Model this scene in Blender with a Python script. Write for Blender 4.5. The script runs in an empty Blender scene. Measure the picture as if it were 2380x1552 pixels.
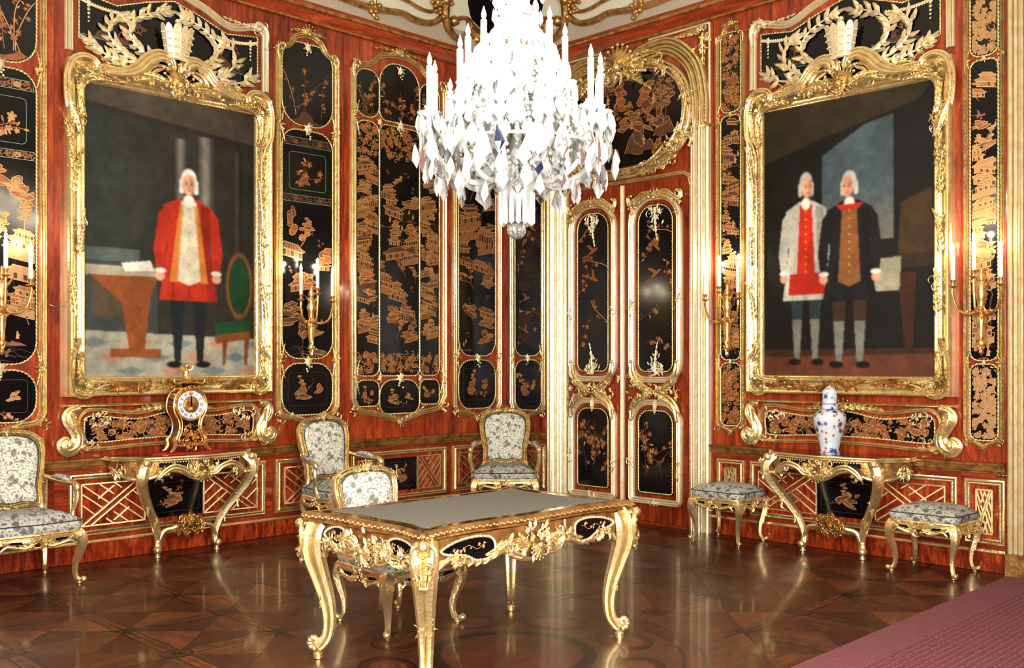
import bpy, bmesh, math, random
import numpy as np
from mathutils import Vector, Matrix
pi = math.pi
sin, cos = math.sin, math.cos
scene = bpy.context.scene
col = scene.collection

# ------------------------------------------------------------------ camera
CX, CY, CH = -7.52, -7.612, 1.5
cd = bpy.data.cameras.new('camera')
cd.sensor_width = 36.0
cd.lens = 36.0 * 2319 / 2380
cd.shift_y = 69 / 2380
cd.clip_start = .05
cam = bpy.data.objects.new('camera', cd)
col.objects.link(cam)
cam.location = (CX, CY, CH)
cam.rotation_euler = (pi / 2, 0, -pi / 4)
scene.camera = cam

# ------------------------------------------------------------------ world, fill lights, exposure
w = bpy.data.worlds.new('world')
scene.world = w
w.use_nodes = True
w.node_tree.nodes['Background'].inputs[0].default_value = (.75, .85, 1, 1)
w.node_tree.nodes['Background'].inputs[1].default_value = .6
vs = scene.view_settings
vs.view_transform = 'Standard'
vs.look = 'None'
vs.exposure = -0.3
vs.gamma = 1.0
vs.use_curve_mapping = False
scene.cycles.max_bounces = 3
scene.cycles.diffuse_bounces = 1
scene.cycles.glossy_bounces = 2
scene.cycles.transmission_bounces = 2
scene.cycles.transparent_max_bounces = 3
scene.cycles.use_adaptive_sampling = True
scene.cycles.adaptive_threshold = .1
scene.cycles.adaptive_min_samples = 16
scene.cycles.sample_clamp_indirect = 6
scene.cycles.caustics_reflective = False
scene.cycles.caustics_refractive = False
ROOM = 8.4


def fill_light(name, loc, rz, sx, sz, power, colr=(1, .93, .82)):  # area lamp added in an unseen window opening to light the room
    l = bpy.data.lights.new(name, 'AREA')
    l.shape = 'RECTANGLE'
    l.size, l.size_y = sx, sz
    l.energy = power
    l.color = colr
    o = bpy.data.objects.new(name, l)
    col.objects.link(o)
    o.location = loc
    o.rotation_euler = (pi / 2, 0, rz)
    return o


WIN = []   # (wall, centre along the wall) of unseen windows, placed for their light
for k, c in enumerate((-6.9, -5.0)):
    fill_light('fill_light_south', (c, -ROOM + .12, 2.2), 0, 1.05, 2.6, 330)
    WIN.append(('s', c))
for k, c in enumerate((-6.9, -5.0)):
    fill_light('fill_light_west', (-ROOM + .12, c, 2.2), -pi / 2, 1.05, 2.6, 270)
    WIN.append(('w', c))


# ------------------------------------------------------------------ materials
def lin(r, g, b):
    f = lambda c: c / 12.92 if c <= .04045 else ((c + .055) / 1.055) ** 2.4
    return (f(r / 255), f(g / 255), f(b / 255), 1)


MAT = {}


def mat(name, base, rough=.5, metal=0, coat=0, **kw):
    m = bpy.data.materials.new(name)
    m.use_nodes = True
    n = m.node_tree.nodes
    b = n['Principled BSDF']
    b.inputs['Base Color'].default_value = base
    b.inputs['Roughness'].default_value = rough
    b.inputs['Metallic'].default_value = metal
    b.inputs['Coat Weight'].default_value = coat
    b.inputs['Coat Roughness'].default_value = .08
    for k, v in kw.items():
        b.inputs[k.replace('_', ' ')].default_value = v
    MAT[name] = m
    return m


def nd(m, t, **kw):
    n = m.node_tree.nodes.new(t)
    for k, v in kw.items():
        if isinstance(v, (int, float, tuple)) and k in n.inputs:
            n.inputs[k].default_value = v
        else:
            setattr(n, k, v)
    return n


def lk(m, a, b):
    m.node_tree.links.new(a, b)


def bsdf(m):
    return m.node_tree.nodes['Principled BSDF']


def coords(m, scale=(1, 1, 1), rand=True, kind='Object'):
    tc = nd(m, 'ShaderNodeTexCoord')
    mp = nd(m, 'ShaderNodeMapping')
    mp.inputs['Scale'].default_value = scale
    lk(m, tc.outputs[kind], mp.inputs['Vector'])
    if rand:
        oi = nd(m, 'ShaderNodeObjectInfo')
        ml = nd(m, 'ShaderNodeMath', operation='MULTIPLY')
        ml.inputs[1].default_value = 37.0
        lk(m, oi.outputs['Random'], ml.inputs[0])
        lk(m, ml.outputs[0], mp.inputs['Location'])
    return mp.outputs[0]


def ramp(m, fac, stops):
    r = nd(m, 'ShaderNodeValToRGB')
    e = r.color_ramp.elements
    while len(e) < len(stops):
        e.new(.5)
    for i, (p, c) in enumerate(stops):
        e[i].position = p
        e[i].color = c
    lk(m, fac, r.inputs[0])
    return r.outputs[0]


def bump(m, fac, strength=.3, dist=.01):
    b = nd(m, 'ShaderNodeBump')
    b.inputs['Strength'].default_value = strength
    b.inputs['Distance'].default_value = dist
    lk(m, fac, b.inputs['Height'])
    lk(m, b.outputs[0], bsdf(m).inputs['Normal'])


def tint(m, colr, amount=.5):
    """every piece of wood a little lighter or darker than the next"""
    oi = nd(m, 'ShaderNodeObjectInfo')
    mr = nd(m, 'ShaderNodeMapRange')
    mr.inputs['To Min'].default_value = 1 - amount
    mr.inputs['To Max'].default_value = 1 + amount
    lk(m, oi.outputs['Random'], mr.inputs['Value'])
    mx = nd(m, 'ShaderNodeVectorMath', operation='SCALE')
    lk(m, colr, mx.inputs[0])
    lk(m, mr.outputs[0], mx.inputs['Scale'])
    return mx.outputs[0]


def gilt(name, a, b, rough, metal, bstr=.25, scale=60):
    m = mat(name, a, rough, metal)
    v = coords(m)
    n = nd(m, 'ShaderNodeTexNoise', Scale=scale * .25, Detail=1.0)
    lk(m, v, n.inputs['Vector'])
    lk(m, ramp(m, n.outputs[0], [(.3, b), (.62, a)]), bsdf(m).inputs['Base Color'])
    n2 = nd(m, 'ShaderNodeTexNoise', Scale=scale, Detail=1.0)
    lk(m, v, n2.inputs['Vector'])
    bump(m, n2.outputs[0], bstr, .006)
    return m


gilt('gold', lin(255, 234, 178), lin(240, 206, 140), .25, .86, .35)
gilt('gold_pale', lin(255, 242, 206), lin(248, 224, 174), .3, .6, .3)
gilt('gold_old', lin(205, 156, 92), lin(146, 100, 52), .32, .82, .35)
gilt('gold_rope', lin(232, 226, 160), lin(190, 180, 105), .35, .5, .1, 90)
gilt('brass', lin(240, 195, 125), lin(190, 135, 75), .28, .85, .12, 80)


def wood(name, c1, c2, c3, sc=(9, 9, 1.3), rough=.28, coat=.5, amount=.25, stripe=0):
    m = mat(name, c1, rough, 0, coat)
    v = coords(m, sc)
    n = nd(m, 'ShaderNodeTexNoise', Scale=2.2, Detail=4.0, Roughness=.62, Distortion=.6)
    lk(m, v, n.inputs['Vector'])
    c = ramp(m, n.outputs[0], [(.28, c3), (.5, c2), (.74, c1)])
    v2 = coords(m, (sc[0] * 5, sc[1] * 5, sc[2] * 3))
    n2 = nd(m, 'ShaderNodeTexNoise', Scale=5.0, Detail=1.0)
    lk(m, v2, n2.inputs['Vector'])
    mx = nd(m, 'ShaderNodeMixRGB', blend_type='MULTIPLY')
    mx.inputs[0].default_value = .55
    lk(m, c, mx.inputs[1])
    lk(m, ramp(m, n2.outputs[0], [(.35, (.45, .4, .38, 1)), (.6, (1, 1, 1, 1))]), mx.inputs[2])
    lk(m, tint(m, mx.outputs[0], amount), bsdf(m).inputs['Base Color'])
    bsdf(m).inputs['Specular IOR Level'].default_value = .3
    return m


RED = (lin(188, 82, 38), lin(146, 52, 21), lin(84, 26, 12))
wood('red_wood', *RED, amount=.16)
wood('red_wood_flame', lin(204, 86, 36), lin(142, 46, 18), lin(60, 16, 8), sc=(12, 12, 3.0), amount=.2)
wood('red_wood_cross', *RED, sc=(1.2, 1.2, 10), amount=.2)
wood('parquet', lin(122, 66, 33), lin(88, 45, 22), lin(50, 25, 13), sc=(2.0, 14, 14), rough=.38, coat=.15, amount=.4)
wood('parquet_red', lin(92, 36, 17), lin(64, 24, 12), lin(36, 13, 7), sc=(2.5, 12, 12), rough=.38, coat=.15, amount=.3)
wood('parquet_dark', lin(22, 12, 9), lin(15, 8, 6), lin(9, 5, 4), sc=(2, 12, 12), rough=.38, coat=.15, amount=.2)
wood('shell_red', lin(150, 34, 18), lin(110, 22, 12), lin(50, 10, 6), sc=(14, 14, 14), rough=.15, coat=.8, amount=.1)
mat('lacquer', lin(10, 10, 14), .14, 0, .1, Specular_IOR_Level=.35)
mat('lacquer_table', lin(30, 14, 8), .14, 0, .5)
mat('draw_fill', lin(140, 84, 44), .42, .25)
mat('draw_line', lin(196, 144, 88), .38, .3)
mat('draw_dim', lin(88, 56, 36), .45, .2)
mat('draw_beige', lin(166, 126, 82), .42, .25)
mat('draw_green', lin(96, 140, 112), .45, .1)
mat('draw_deep', lin(58, 36, 30), .45, .1)
DRAW = ['draw_fill', 'draw_line', 'draw_dim', 'draw_beige', 'draw_green', 'draw_deep']
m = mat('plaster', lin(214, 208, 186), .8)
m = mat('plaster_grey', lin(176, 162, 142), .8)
mat('back_wall', lin(120, 62, 36), .6)
mat('window_pane', lin(225, 235, 245), .3, 0, 0, Emission_Color=(.9, .95, 1, 1), Emission_Strength=1.2)  # glowing pane of an unseen window, added behind its fill light
mat('wax', lin(250, 246, 232), .5, 0, 0, Subsurface_Weight=.0)
mat('flame', lin(255, 240, 210), .5, 0, 0, Emission_Color=(1, .86, .66, 1), Emission_Strength=45.0)
mat('crystal', (.90, .95, .93, 1), .12, 0, 0, Transmission_Weight=.3, IOR=1.5)
mat('crystal_clear', (.9, .93, .95, 1), .03, 0, 0, Transmission_Weight=.9, IOR=1.5)
mat('crystal_blue', lin(40, 62, 104), .05, 0, .4, Transmission_Weight=.6, IOR=1.5)
mat('felt', lin(128, 122, 110), .95)
mat('enamel', lin(232, 236, 240), .25, 0, .3)
mat('ink_blue', lin(40, 62, 120), .4)
mat('ink_black', lin(22, 20, 20), .4)
mat('red_cloth', lin(190, 22, 18), .75)
mat('steel', lin(120, 110, 100), .3, .8)
m = mat('felt', lin(132, 126, 114), .95)
n = nd(m, 'ShaderNodeTexNoise', Scale=260.0, Detail=2.0)
lk(m, coords(m), n.inputs['Vector'])
lk(m, ramp(m, n.outputs[0], [(.3, lin(92, 88, 80)), (.7, lin(126, 121, 110))]), bsdf(m).inputs['Base Color'])


def fabric(name, base, ink):
    """cream cloth printed with grey flowers, leaves and trailing stems"""
    m = mat(name, base, .85)
    v = coords(m, (1, 1, 1), rand=False)
    nz = nd(m, 'ShaderNodeTexNoise', Scale=7.0, Detail=2.0)
    lk(m, v, nz.inputs['Vector'])
    ad = nd(m, 'ShaderNodeMixRGB', blend_type='LINEAR_LIGHT')
    ad.inputs[0].default_value = .045
    lk(m, v, ad.inputs[1])
    lk(m, nz.outputs['Color'], ad.inputs[2])
    big = nd(m, 'ShaderNodeTexVoronoi', Scale=17.0)
    lk(m, ad.outputs[0], big.inputs['Vector'])
    sm = nd(m, 'ShaderNodeTexVoronoi', Scale=52.0)
    lk(m, ad.outputs[0], sm.inputs['Vector'])
    ed = nd(m, 'ShaderNodeTexVoronoi', Scale=21.0, feature='DISTANCE_TO_EDGE')
    lk(m, ad.outputs[0], ed.inputs['Vector'])
    g = lambda x: (x, x, x, 1)
    flower = ramp(m, big.outputs['Distance'], [(.0, g(1)), (.08, g(.35)), (.1, g(1)), (.33, g(.85)), (.37, g(0))])
    leafs = ramp(m, sm.outputs['Distance'], [(.30, g(.8)), (.40, g(.0))])
    stem = ramp(m, ed.outputs['Distance'], [(.012, g(.9)), (.03, g(0))])
    a = nd(m, 'ShaderNodeMixRGB', blend_type='LIGHTEN')
    a.inputs[0].default_value = 1
    lk(m, flower, a.inputs[1])
    lk(m, leafs, a.inputs[2])
    b = nd(m, 'ShaderNodeMixRGB', blend_type='LIGHTEN')
    b.inputs[0].default_value = 1
    lk(m, a.outputs[0], b.inputs[1])
    lk(m, stem, b.inputs[2])
    c = nd(m, 'ShaderNodeMixRGB')
    lk(m, b.outputs[0], c.inputs[0])
    c.inputs[1].default_value = base
    c.inputs[2].default_value = ink
    lk(m, c.outputs[0], bsdf(m).inputs['Base Color'])
    return m


fabric('fabric', lin(218, 216, 200), lin(112, 108, 104))
fabric('fabric_shaded', lin(186, 185, 174), lin(84, 82, 82))  # same cloth darkened, painting in the dimness of seats under glancing light
mat('piping', lin(60, 58, 58), .8)
m = mat('porcelain', lin(225, 232, 238), .12, 0, .5)
v = coords(m, (1, 1, 1), rand=False)
vb = nd(m, 'ShaderNodeTexVoronoi', Scale=15.0)
lk(m, v, vb.inputs['Vector'])
vr = nd(m, 'ShaderNodeTexVoronoi', Scale=21.0)
lk(m, v, vr.inputs['Vector'])
g = lambda x: (x, x, x, 1)
mx = nd(m, 'ShaderNodeMixRGB')
lk(m, ramp(m, vb.outputs['Distance'], [(.22, g(1)), (.40, g(0))]), mx.inputs[0])
mx.inputs[1].default_value = lin(206, 216, 226)
mx.inputs[2].default_value = lin(38, 66, 128)
mx2 = nd(m, 'ShaderNodeMixRGB')
lk(m, ramp(m, vr.outputs['Distance'], [(.2, g(.9)), (.28, g(0))]), mx2.inputs[0])
lk(m, mx.outputs[0], mx2.inputs[1])
mx2.inputs[2].default_value = lin(190, 80, 62)
lk(m, mx2.outputs[0], bsdf(m).inputs['Base Color'])


def carpet(name, a, b, scale, dist):
    m = mat(name, a, .95)
    v = coords(m, (1, 1, 1), rand=False)
    if dist:
        t = nd(m, 'ShaderNodeTexWave', Scale=scale, Distortion=dist, Detail=2.0)
    else:
        t = nd(m, 'ShaderNodeTexVoronoi', Scale=scale, feature='DISTANCE_TO_EDGE')
        t.inputs['Randomness'].default_value = .25
    lk(m, v, t.inputs['Vector'])
    lk(m, ramp(m, t.outputs[0], [(.02, a), (.16 if not dist else .7, b)]), bsdf(m).inputs['Base Color'])
    bump(m, t.outputs[0], .4, .004)


carpet('carpet_field', lin(128, 84, 90), lin(104, 38, 44), 26.0, 0)
carpet('carpet_border', lin(132, 86, 92), lin(108, 40, 46), 22.0, 12.0)


def paint_mat(name):
    m = mat(name, (1, 1, 1, 1), .5, 0, 0, Specular_IOR_Level=.2)
    a = nd(m, 'ShaderNodeVertexColor', layer_name='paint')
    n = nd(m, 'ShaderNodeTexNoise', Scale=90.0, Detail=3.0)
    lk(m, coords(m, rand=False), n.inputs['Vector'])
    x = nd(m, 'ShaderNodeMixRGB', blend_type='MULTIPLY')
    x.inputs[0].default_value = .35
    lk(m, a.outputs[0], x.inputs[1])
    lk(m, ramp(m, n.outputs[0], [(.3, (.6, .6, .6, 1)), (.7, (1, 1, 1, 1))]), x.inputs[2])
    lk(m, x.outputs[0], bsdf(m).inputs['Base Color'])


paint_mat('oil_paint')

for k in ('flame', 'window_pane'):
    MAT[k].cycles.emission_sampling = 'NONE'

# ------------------------------------------------------------------ mesh helpers
def _ico(s):
    bm = bmesh.new()
    bmesh.ops.create_icosphere(bm, subdivisions=s, radius=1)
    v = [tuple(x.co) for x in bm.verts]
    f = [tuple(y.index for y in x.verts) for x in bm.faces]
    bm.free()
    return np.array(v), f


ICO = {1: _ico(1), 2: _ico(2), 3: _ico(3)}


class MB:
    def __init__(s):
        s.v, s.f, s.m = [], [], []

    def add(s, vs, fs, m=0):
        o = len(s.v)
        s.v.extend(vs)
        s.f.extend([tuple(i + o for i in f) for f in fs])
        s.m.extend([m] * len(fs))

    def merge(s, b, M=None):
        if M is None:
            vv = b.v
        else:
            a = np.array([tuple(x) for x in b.v], dtype=float).reshape(-1, 3)
            A = np.array(M)
            a = a @ A[:3, :3].T + A[:3, 3]
            vv = [tuple(x) for x in a]
        o = len(s.v)
        s.v.extend(vv)
        s.f.extend([tuple(i + o for i in f) for f in b.f])
        s.m.extend(b.m)

    def mesh(s, name, mats, origin=(0, 0, 0), smooth=42):
        me = bpy.data.meshes.new(name)
        a = np.array([tuple(x) for x in s.v], dtype=float).reshape(-1, 3) - np.array(origin)
        me.from_pydata(a.tolist(), [], s.f)
        for k in (mats if isinstance(mats, (list, tuple)) else [mats]):
            me.materials.append(MAT[k])
        if any(s.m):
            me.polygons.foreach_set('material_index', s.m)
        if smooth:
            me.polygons.foreach_set('use_smooth', [True] * len(me.polygons))
            me.set_sharp_from_angle(angle=math.radians(smooth))
        me.update()
        return me

    def build(s, name, mats, parent=None, origin=(0, 0, 0), smooth=42, **tags):
        return link(name, s.mesh(name, mats, origin, smooth), parent, **tags)


def link(name, data, parent=None, loc=None, rot=None, scale=None, **tags):
    o = bpy.data.objects.new(name, data)
    col.objects.link(o)
    if parent is not None:
        o.parent = parent
    if loc is not None:
        o.location = loc
    if rot is not None:
        o.rotation_euler = rot
    if scale is not None:
        o.scale = scale
    for k, v in tags.items():
        o[k] = v
    return o


def thing(name, label, category, loc=(0, 0, 0), rz=0, group=None):
    o = link(name, None, None, loc, (0, 0, rz), label=label, category=category)
    o.empty_display_size = .1
    if group:
        o['group'] = group
    return o


def copy_tree(o, parent=None):
    c = o.copy()
    col.objects.link(c)
    c.parent = parent
    for ch in [x for x in o.children]:
        copy_tree(ch, c)
    return c


def box(mb, x0, x1, y0, y1, z0, z1, m=0):
    v = [(x, y, z) for z in (z0, z1) for y in (y0, y1) for x in (x0, x1)]
    mb.add(v, [(0, 2, 3, 1), (4, 5, 7, 6), (0, 1, 5, 4), (2, 6, 7, 3), (0, 4, 6, 2), (1, 3, 7, 5)], m)


def blob(mb, p, r, m=0, sub=1, rot=None):
    v, f = ICO[sub]
    r = np.array(r if hasattr(r, '__len__') else (r, r, r))
    a = v * r
    if rot is not None:
        a = a @ np.array(rot)[:3, :3].T
    mb.add((a + np.array(p)).tolist(), f, m)


def lathe(mb, prof, n=16, c=(0, 0, 0), m=0, sx=1, sy=1):
    vs, fs = [], []
    for r, z in prof:
        for i in range(n):
            a = 2 * pi * i / n
            vs.append((c[0] + r * cos(a) * sx, c[1] + r * sin(a) * sy, c[2] + z))
    k = len(prof)
    for j in range(k - 1):
        for i in range(n):
            i2 = (i + 1) % n
            fs.append((j * n + i, j * n + i2, (j + 1) * n + i2, (j + 1) * n + i))
    fs.append(tuple(range(n - 1, -1, -1)))
    fs.append(tuple((k - 1) * n + i for i in range(n)))
    mb.add(vs, fs, m)


def cat(pts, n=6, closed=False):
    P = [np.array(p, float) for p in pts]
    if closed:
        P = [P[-1]] + P + [P[0], P[1]]
    else:
        P = [2 * P[0] - P[1]] + P + [2 * P[-1] - P[-2]]
    out = []
    for i in range(1, len(P) - 2):
        a, b, c, d = P[i - 1:i + 3]
        for k in range(n):
            t = k / n
            out.append(.5 * (2 * b + (c - a) * t + (2 * a - 5 * b + 4 * c - d) * t * t + (3 * b - a - 3 * c + d) * t ** 3))
    if not closed:
        out.append(P[-2])
    return out


def tube(mb, pts, rad, n=6, m=0, closed=False, flute=0, up=None, asp=1.0):
    """tube with a radius per point; flute > 0 gives a ridged section"""
    P = np.array([tuple(p) for p in pts], float)
    k = len(P)
    if not hasattr(rad, '__len__'):
        rad = [rad] * k
    elif len(rad) != k:
        rad = np.interp(np.linspace(0, 1, k), np.linspace(0, 1, len(rad)), rad)
    T = np.roll(P, -1, 0) - np.roll(P, 1, 0) if closed else np.gradient(P, axis=0)
    T /= np.linalg.norm(T, axis=1)[:, None] + 1e-12
    u = np.array(up if up is not None else ((0, 0, 1) if abs(T[0][2]) < .9 else (1, 0, 0)), float)
    vs, fs = [], []
    N = u
    for i in range(k):
        N = N - T[i] * (N @ T[i])
        l = np.linalg.norm(N)
        if l < 1e-6:
            N = np.array((.6, .5, .62))
            N = N - T[i] * (N @ T[i])
            l = np.linalg.norm(N)
        N = N / l
        B = np.cross(T[i], N)
        for j in range(n):
            a = 2 * pi * j / n
            r = rad[i] * (1 - flute * (j % 2))
            vs.append(P[i] + (N * cos(a) * asp + B * sin(a)) * r)
    for i in range(k if closed else k - 1):
        i2 = (i + 1) % k
        for j in range(n):
            j2 = (j + 1) % n
            fs.append((i * n + j, i2 * n + j, i2 * n + j2, i * n + j2))
    if not closed:
        fs.append(tuple(range(n)))
        fs.append(tuple((k - 1) * n + j for j in range(n - 1, -1, -1)))
    mb.add([tuple(v) for v in vs], fs, m)


# wall-plane coordinates: u along the wall, v up, h out of the wall -> local (u, -h, v)
def W3(u, v, h=0):
    return (u, -h, v)


def mould(mb, pts, prof, closed=False, h0=0, m=0):
    P = np.array([tuple(p) for p in pts], float)
    k = len(P)
    if closed:
        a, b = P - np.roll(P, 1, 0), np.roll(P, -1, 0) - P
    else:
        d = np.diff(P, axis=0)
        a, b = np.vstack([d[:1], d]), np.vstack([d, d[-1:]])
    a /= np.linalg.norm(a, axis=1)[:, None] + 1e-12
    b /= np.linalg.norm(b, axis=1)[:, None] + 1e-12
    na, nb = np.stack([-a[:, 1], a[:, 0]], 1), np.stack([-b[:, 1], b[:, 0]], 1)
    n = na + nb
    n /= np.linalg.norm(n, axis=1)[:, None] + 1e-12
    sc = 1 / np.clip((n * na).sum(1), .45, 1)
    q = len(prof)
    vs, fs = [], []
    for i in range(k):
        for (o, h) in prof:
            vs.append(W3(P[i][0] + n[i][0] * o * sc[i], P[i][1] + n[i][1] * o * sc[i], h0 + h))
    for i in range(k if closed else k - 1):
        i2 = (i + 1) % k
        for j in range(q - 1):
            fs.append((i * q + j, i * q + j + 1, i2 * q + j + 1, i2 * q + j))
    if not closed:
        fs.append(tuple(range(q)))
        fs.append(tuple((k - 1) * q + j for j in range(q - 1, -1, -1)))
    mb.add(vs, fs, m)


def reeds(W, H, k=3, seg=4, hs=None):
    """profile of k half-round reeds side by side, total width 2W"""
    out = [(-W, 0)]
    w = 2 * W / k
    for i in range(k):
        c = -W + w * (i + .5)
        hh = H * (hs[i] if hs else 1)
        for j in range(seg + 1):
            a = pi * j / seg
            out.append((c - cos(a) * w * .5, hh * .35 + sin(a) * hh * .65))
    out.append((W, 0))
    return out


def clo(p, ang, segs, ds=.012):
    """path in the wall plane; each seg = (length, curvature at start, curvature at end)"""
    x, y = p
    out = [(x, y)]
    for L, k0, k1 in segs:
        n = max(2, int(L / ds))
        for i in range(n):
            k = k0 + (k1 - k0) * (i + .5) / n
            ang += k * L / n
            x += cos(ang) * L / n
            y += sin(ang) * L / n
            out.append((x, y))
    return out


def ptube(mb, path, rad, h, n=6, m=0, closed=False, hk=1.0):
    """tube lying on the wall plane along a 2-D path"""
    tube(mb, [W3(p[0], p[1], h) for p in path], rad, n, m, closed, up=(0, -1, 0), asp=hk)


def cscroll(mb, p, ang, L, k, h, r, m=0, curl=1.0, hk=1.0, n=6):
    K = k * 4 * curl
    path = clo(p, ang, [(L * .26, K, k * 1.5), (L * .48, k * 1.2, k * 1.2), (L * .26, k * 1.5, K)], max(.006, L / 40))
    ptube(mb, path, [r * .5, r * .8, r, r * 1.15, r, r * .8, r * .5], h, n, m, hk=hk)
    blob(mb, W3(*path[0], h + r * .3), r * .95, m)
    blob(mb, W3(*path[-1], h + r * .3), r * .95, m)
    return path


def leaf(mb, u, v, h, ang, L, W, rise=None, bend=0, m=0, n=5):
    """carved leaf on the wall plane: raised rib, edges sinking to the ground"""
    rise = W * .7 if rise is None else rise
    vs, fs = [], []
    a = ang
    x, y = u, v
    for i in range(n + 1):
        t = i / n
        ww = W * .5 * (sin(pi * min(1, .12 + .88 * t)) ** .8 if t < 1 else .02)
        ww *= (1 - .22 * (i % 2))
        nx, ny = -sin(a), cos(a)
        hh = h + rise * (.35 + .65 * sin(pi * min(1, t * .9 + .08)))
        vs += [W3(x + nx * ww, y + ny * ww, h + rise * .15 * t), W3(x, y, hh), W3(x - nx * ww, y - ny * ww, h + rise * .15 * t)]
        a += bend / n
        x += cos(a) * L / n
        y += sin(a) * L / n
    for i in range(n):
        b = i * 3
        fs += [(b, b + 1, b + 4, b + 3), (b + 1, b + 2, b + 5, b + 4)]
    mb.add(vs, [f[::-1] for f in fs], m)


def acanthus(mb, p, ang, L, W, h, bend=0, n=5, m=0, r=.12):
    """a plume: curved stem with leaflets on both sides"""
    path = clo(p, ang, [(L, bend / L * .6, bend / L * 1.4)], L / (n * 3))
    ptube(mb, path, [W * r, W * r * .4], h + W * .12, 5, m)
    for i in range(n):
        t = (i + .6) / (n + .6)
        j = int(t * (len(path) - 2))
        a = math.atan2(path[j + 1][1] - path[j][1], path[j + 1][0] - path[j][0])
        s = W * (1.05 - .55 * t)
        for sg in (-1, 1):
            leaf(mb, path[j][0], path[j][1], h, a + sg * .75, s * .9, s * .42, bend=-sg * .7, m=m)
    a = math.atan2(path[-1][1] - path[-2][1], path[-1][0] - path[-2][0])
    leaf(mb, path[-3][0], path[-3][1], h, a, W * .8, W * .4, bend=bend * .3, m=m)


def flower(mb, u, v, h, r, n=5, m=0, a0=0):
    for i in range(n):
        leaf(mb, u, v, h, a0 + 2 * pi * i / n, r, r * .75, r * .35, m=m, n=3)
    blob(mb, W3(u, v, h + r * .3), r * .3, m)


def shell(mb, u, v, h, r, a0, a1, n=9, m=0):
    for i in range(n):
        a = a0 + (a1 - a0) * i / (n - 1)
        L = r * (.75 + .25 * sin(pi * i / (n - 1)))
        leaf(mb, u, v, h, a, L, r * 1.9 / n * (a1 - a0) / pi * 1.1, r * .22, m=m, n=4)
        blob(mb, W3(u + cos(a) * L, v + sin(a) * L, h + r * .06), r * .09, m)
    blob(mb, W3(u, v, h + r * .15), r * .22, m)


def cluster(mb, u, v, h, ru, rv, rng, n=14, s=.03, m=0):
    """rocaille tangle: leaves, little flowers, berries and curls inside an ellipse"""
    for i in range(n):
        a = rng.uniform(0, 2 * pi)
        q = rng.uniform(0, 1) ** .6
        x, y = u + cos(a) * ru * q, v + sin(a) * rv * q
        k = rng.random()
        z = h + rng.uniform(0, s * .6)
        if k < .5:
            leaf(mb, x, y, z, a + rng.uniform(-.8, .8), s * rng.uniform(1.2, 2.2), s * rng.uniform(.6, .9), bend=rng.uniform(-1, 1), m=m, n=4)
        elif k < .68:
            flower(mb, x, y, z, s * rng.uniform(.6, .9), 5, m, a)
        elif k < .85:
            blob(mb, W3(x, y, z + s * .2), s * rng.uniform(.25, .45), m)
        else:
            cscroll(mb, (x, y), a, s * 3.2, rng.choice((-1, 1)) * .9 / s * .6, z + s * .15, s * .16, m, n=5)


def prism(mb, pts, h0, h1, m=0, back=False, bev=0):
    """flat board with the outline pts (u, v), from h0 to h1 above the wall"""
    P = [tuple(p) for p in pts]
    k = len(P)
    ar = sum(P[i][0] * P[(i + 1) % k][1] - P[(i + 1) % k][0] * P[i][1] for i in range(k))
    if ar < 0:
        P = P[::-1]
    vs = [W3(p[0], p[1], h0) for p in P] + [W3(p[0], p[1], h1) for p in P]
    fs = [tuple(range(k, 2 * k))]
    for i in range(k):
        j = (i + 1) % k
        fs.append((i, j, k + j, k + i))
    if back:
        fs.append(tuple(range(k - 1, -1, -1)))
    mb.add(vs, fs, m)


def slab(mb, pts, z0, z1, m=0, prof=None):
    """horizontal slab with plan outline pts; prof = list of (inset, z)"""
    P = np.array([tuple(p)[:2] for p in pts], float)
    k = len(P)
    ar = sum(P[i][0] * P[(i + 1) % k][1] - P[(i + 1) % k][0] * P[i][1] for i in range(k))
    if ar < 0:
        P = P[::-1]
    T = np.roll(P, -1, 0) - np.roll(P, 1, 0)
    T /= np.linalg.norm(T, axis=1)[:, None]
    Nn = np.stack([T[:, 1], -T[:, 0]], 1)
    prof = prof or [(0, z0), (0, z1)]
    vs, fs = [], []
    C = P.mean(0)
    R_ = np.linalg.norm(P - C, axis=1).mean()
    for ins, z in prof:
        e = min(ins, .035)
        f = 1 - max(0, ins - e) / R_
        for i in range(k):
            q = C + (P[i] - Nn[i] * e - C) * f
            vs.append((q[0], q[1], z))
    for j in range(len(prof) - 1):
        for i in range(k):
            i2 = (i + 1) % k
            fs.append((j * k + i, j * k + i2, (j + 1) * k + i2, (j + 1) * k + i))
    n0 = len(vs)
    vs += [(C[0], C[1], prof[0][1]), (C[0], C[1], prof[-1][1])]
    b = (len(prof) - 1) * k
    for i in range(k):
        i2 = (i + 1) % k
        fs += [(i2, i, n0), (b + i, b + i2, n0 + 1)]
    mb.add(vs, fs, m)


def ribs(mb, ctrl, offs, r, h, m=0, n=6, hs=None, fl=1):
    """parallel carved ribs along a curve given by control points"""
    P = np.array([tuple(p) for p in cat(ctrl, 6)])
    T = np.gradient(P, axis=0)
    T /= np.linalg.norm(T, axis=1)[:, None] + 1e-9
    N = np.stack([-T[:, 1], T[:, 0]], 1)
    k = len(P)
    taper = np.interp(np.linspace(0, 1, k), [0, .2, .5, .8, 1], [.45, .9, 1, .9, .5])
    for j, o in enumerate(offs):
        Q = P + N * (o * taper)[:, None]
        ptube(mb, Q, r * taper, h + (hs[j] if hs else 0), n, m)
    blob(mb, W3(P[-1][0], P[-1][1], h + r * .4), r * 1.1, m)
    blob(mb, W3(P[0][0], P[0][1], h + r * .2), r * .8, m)


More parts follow.
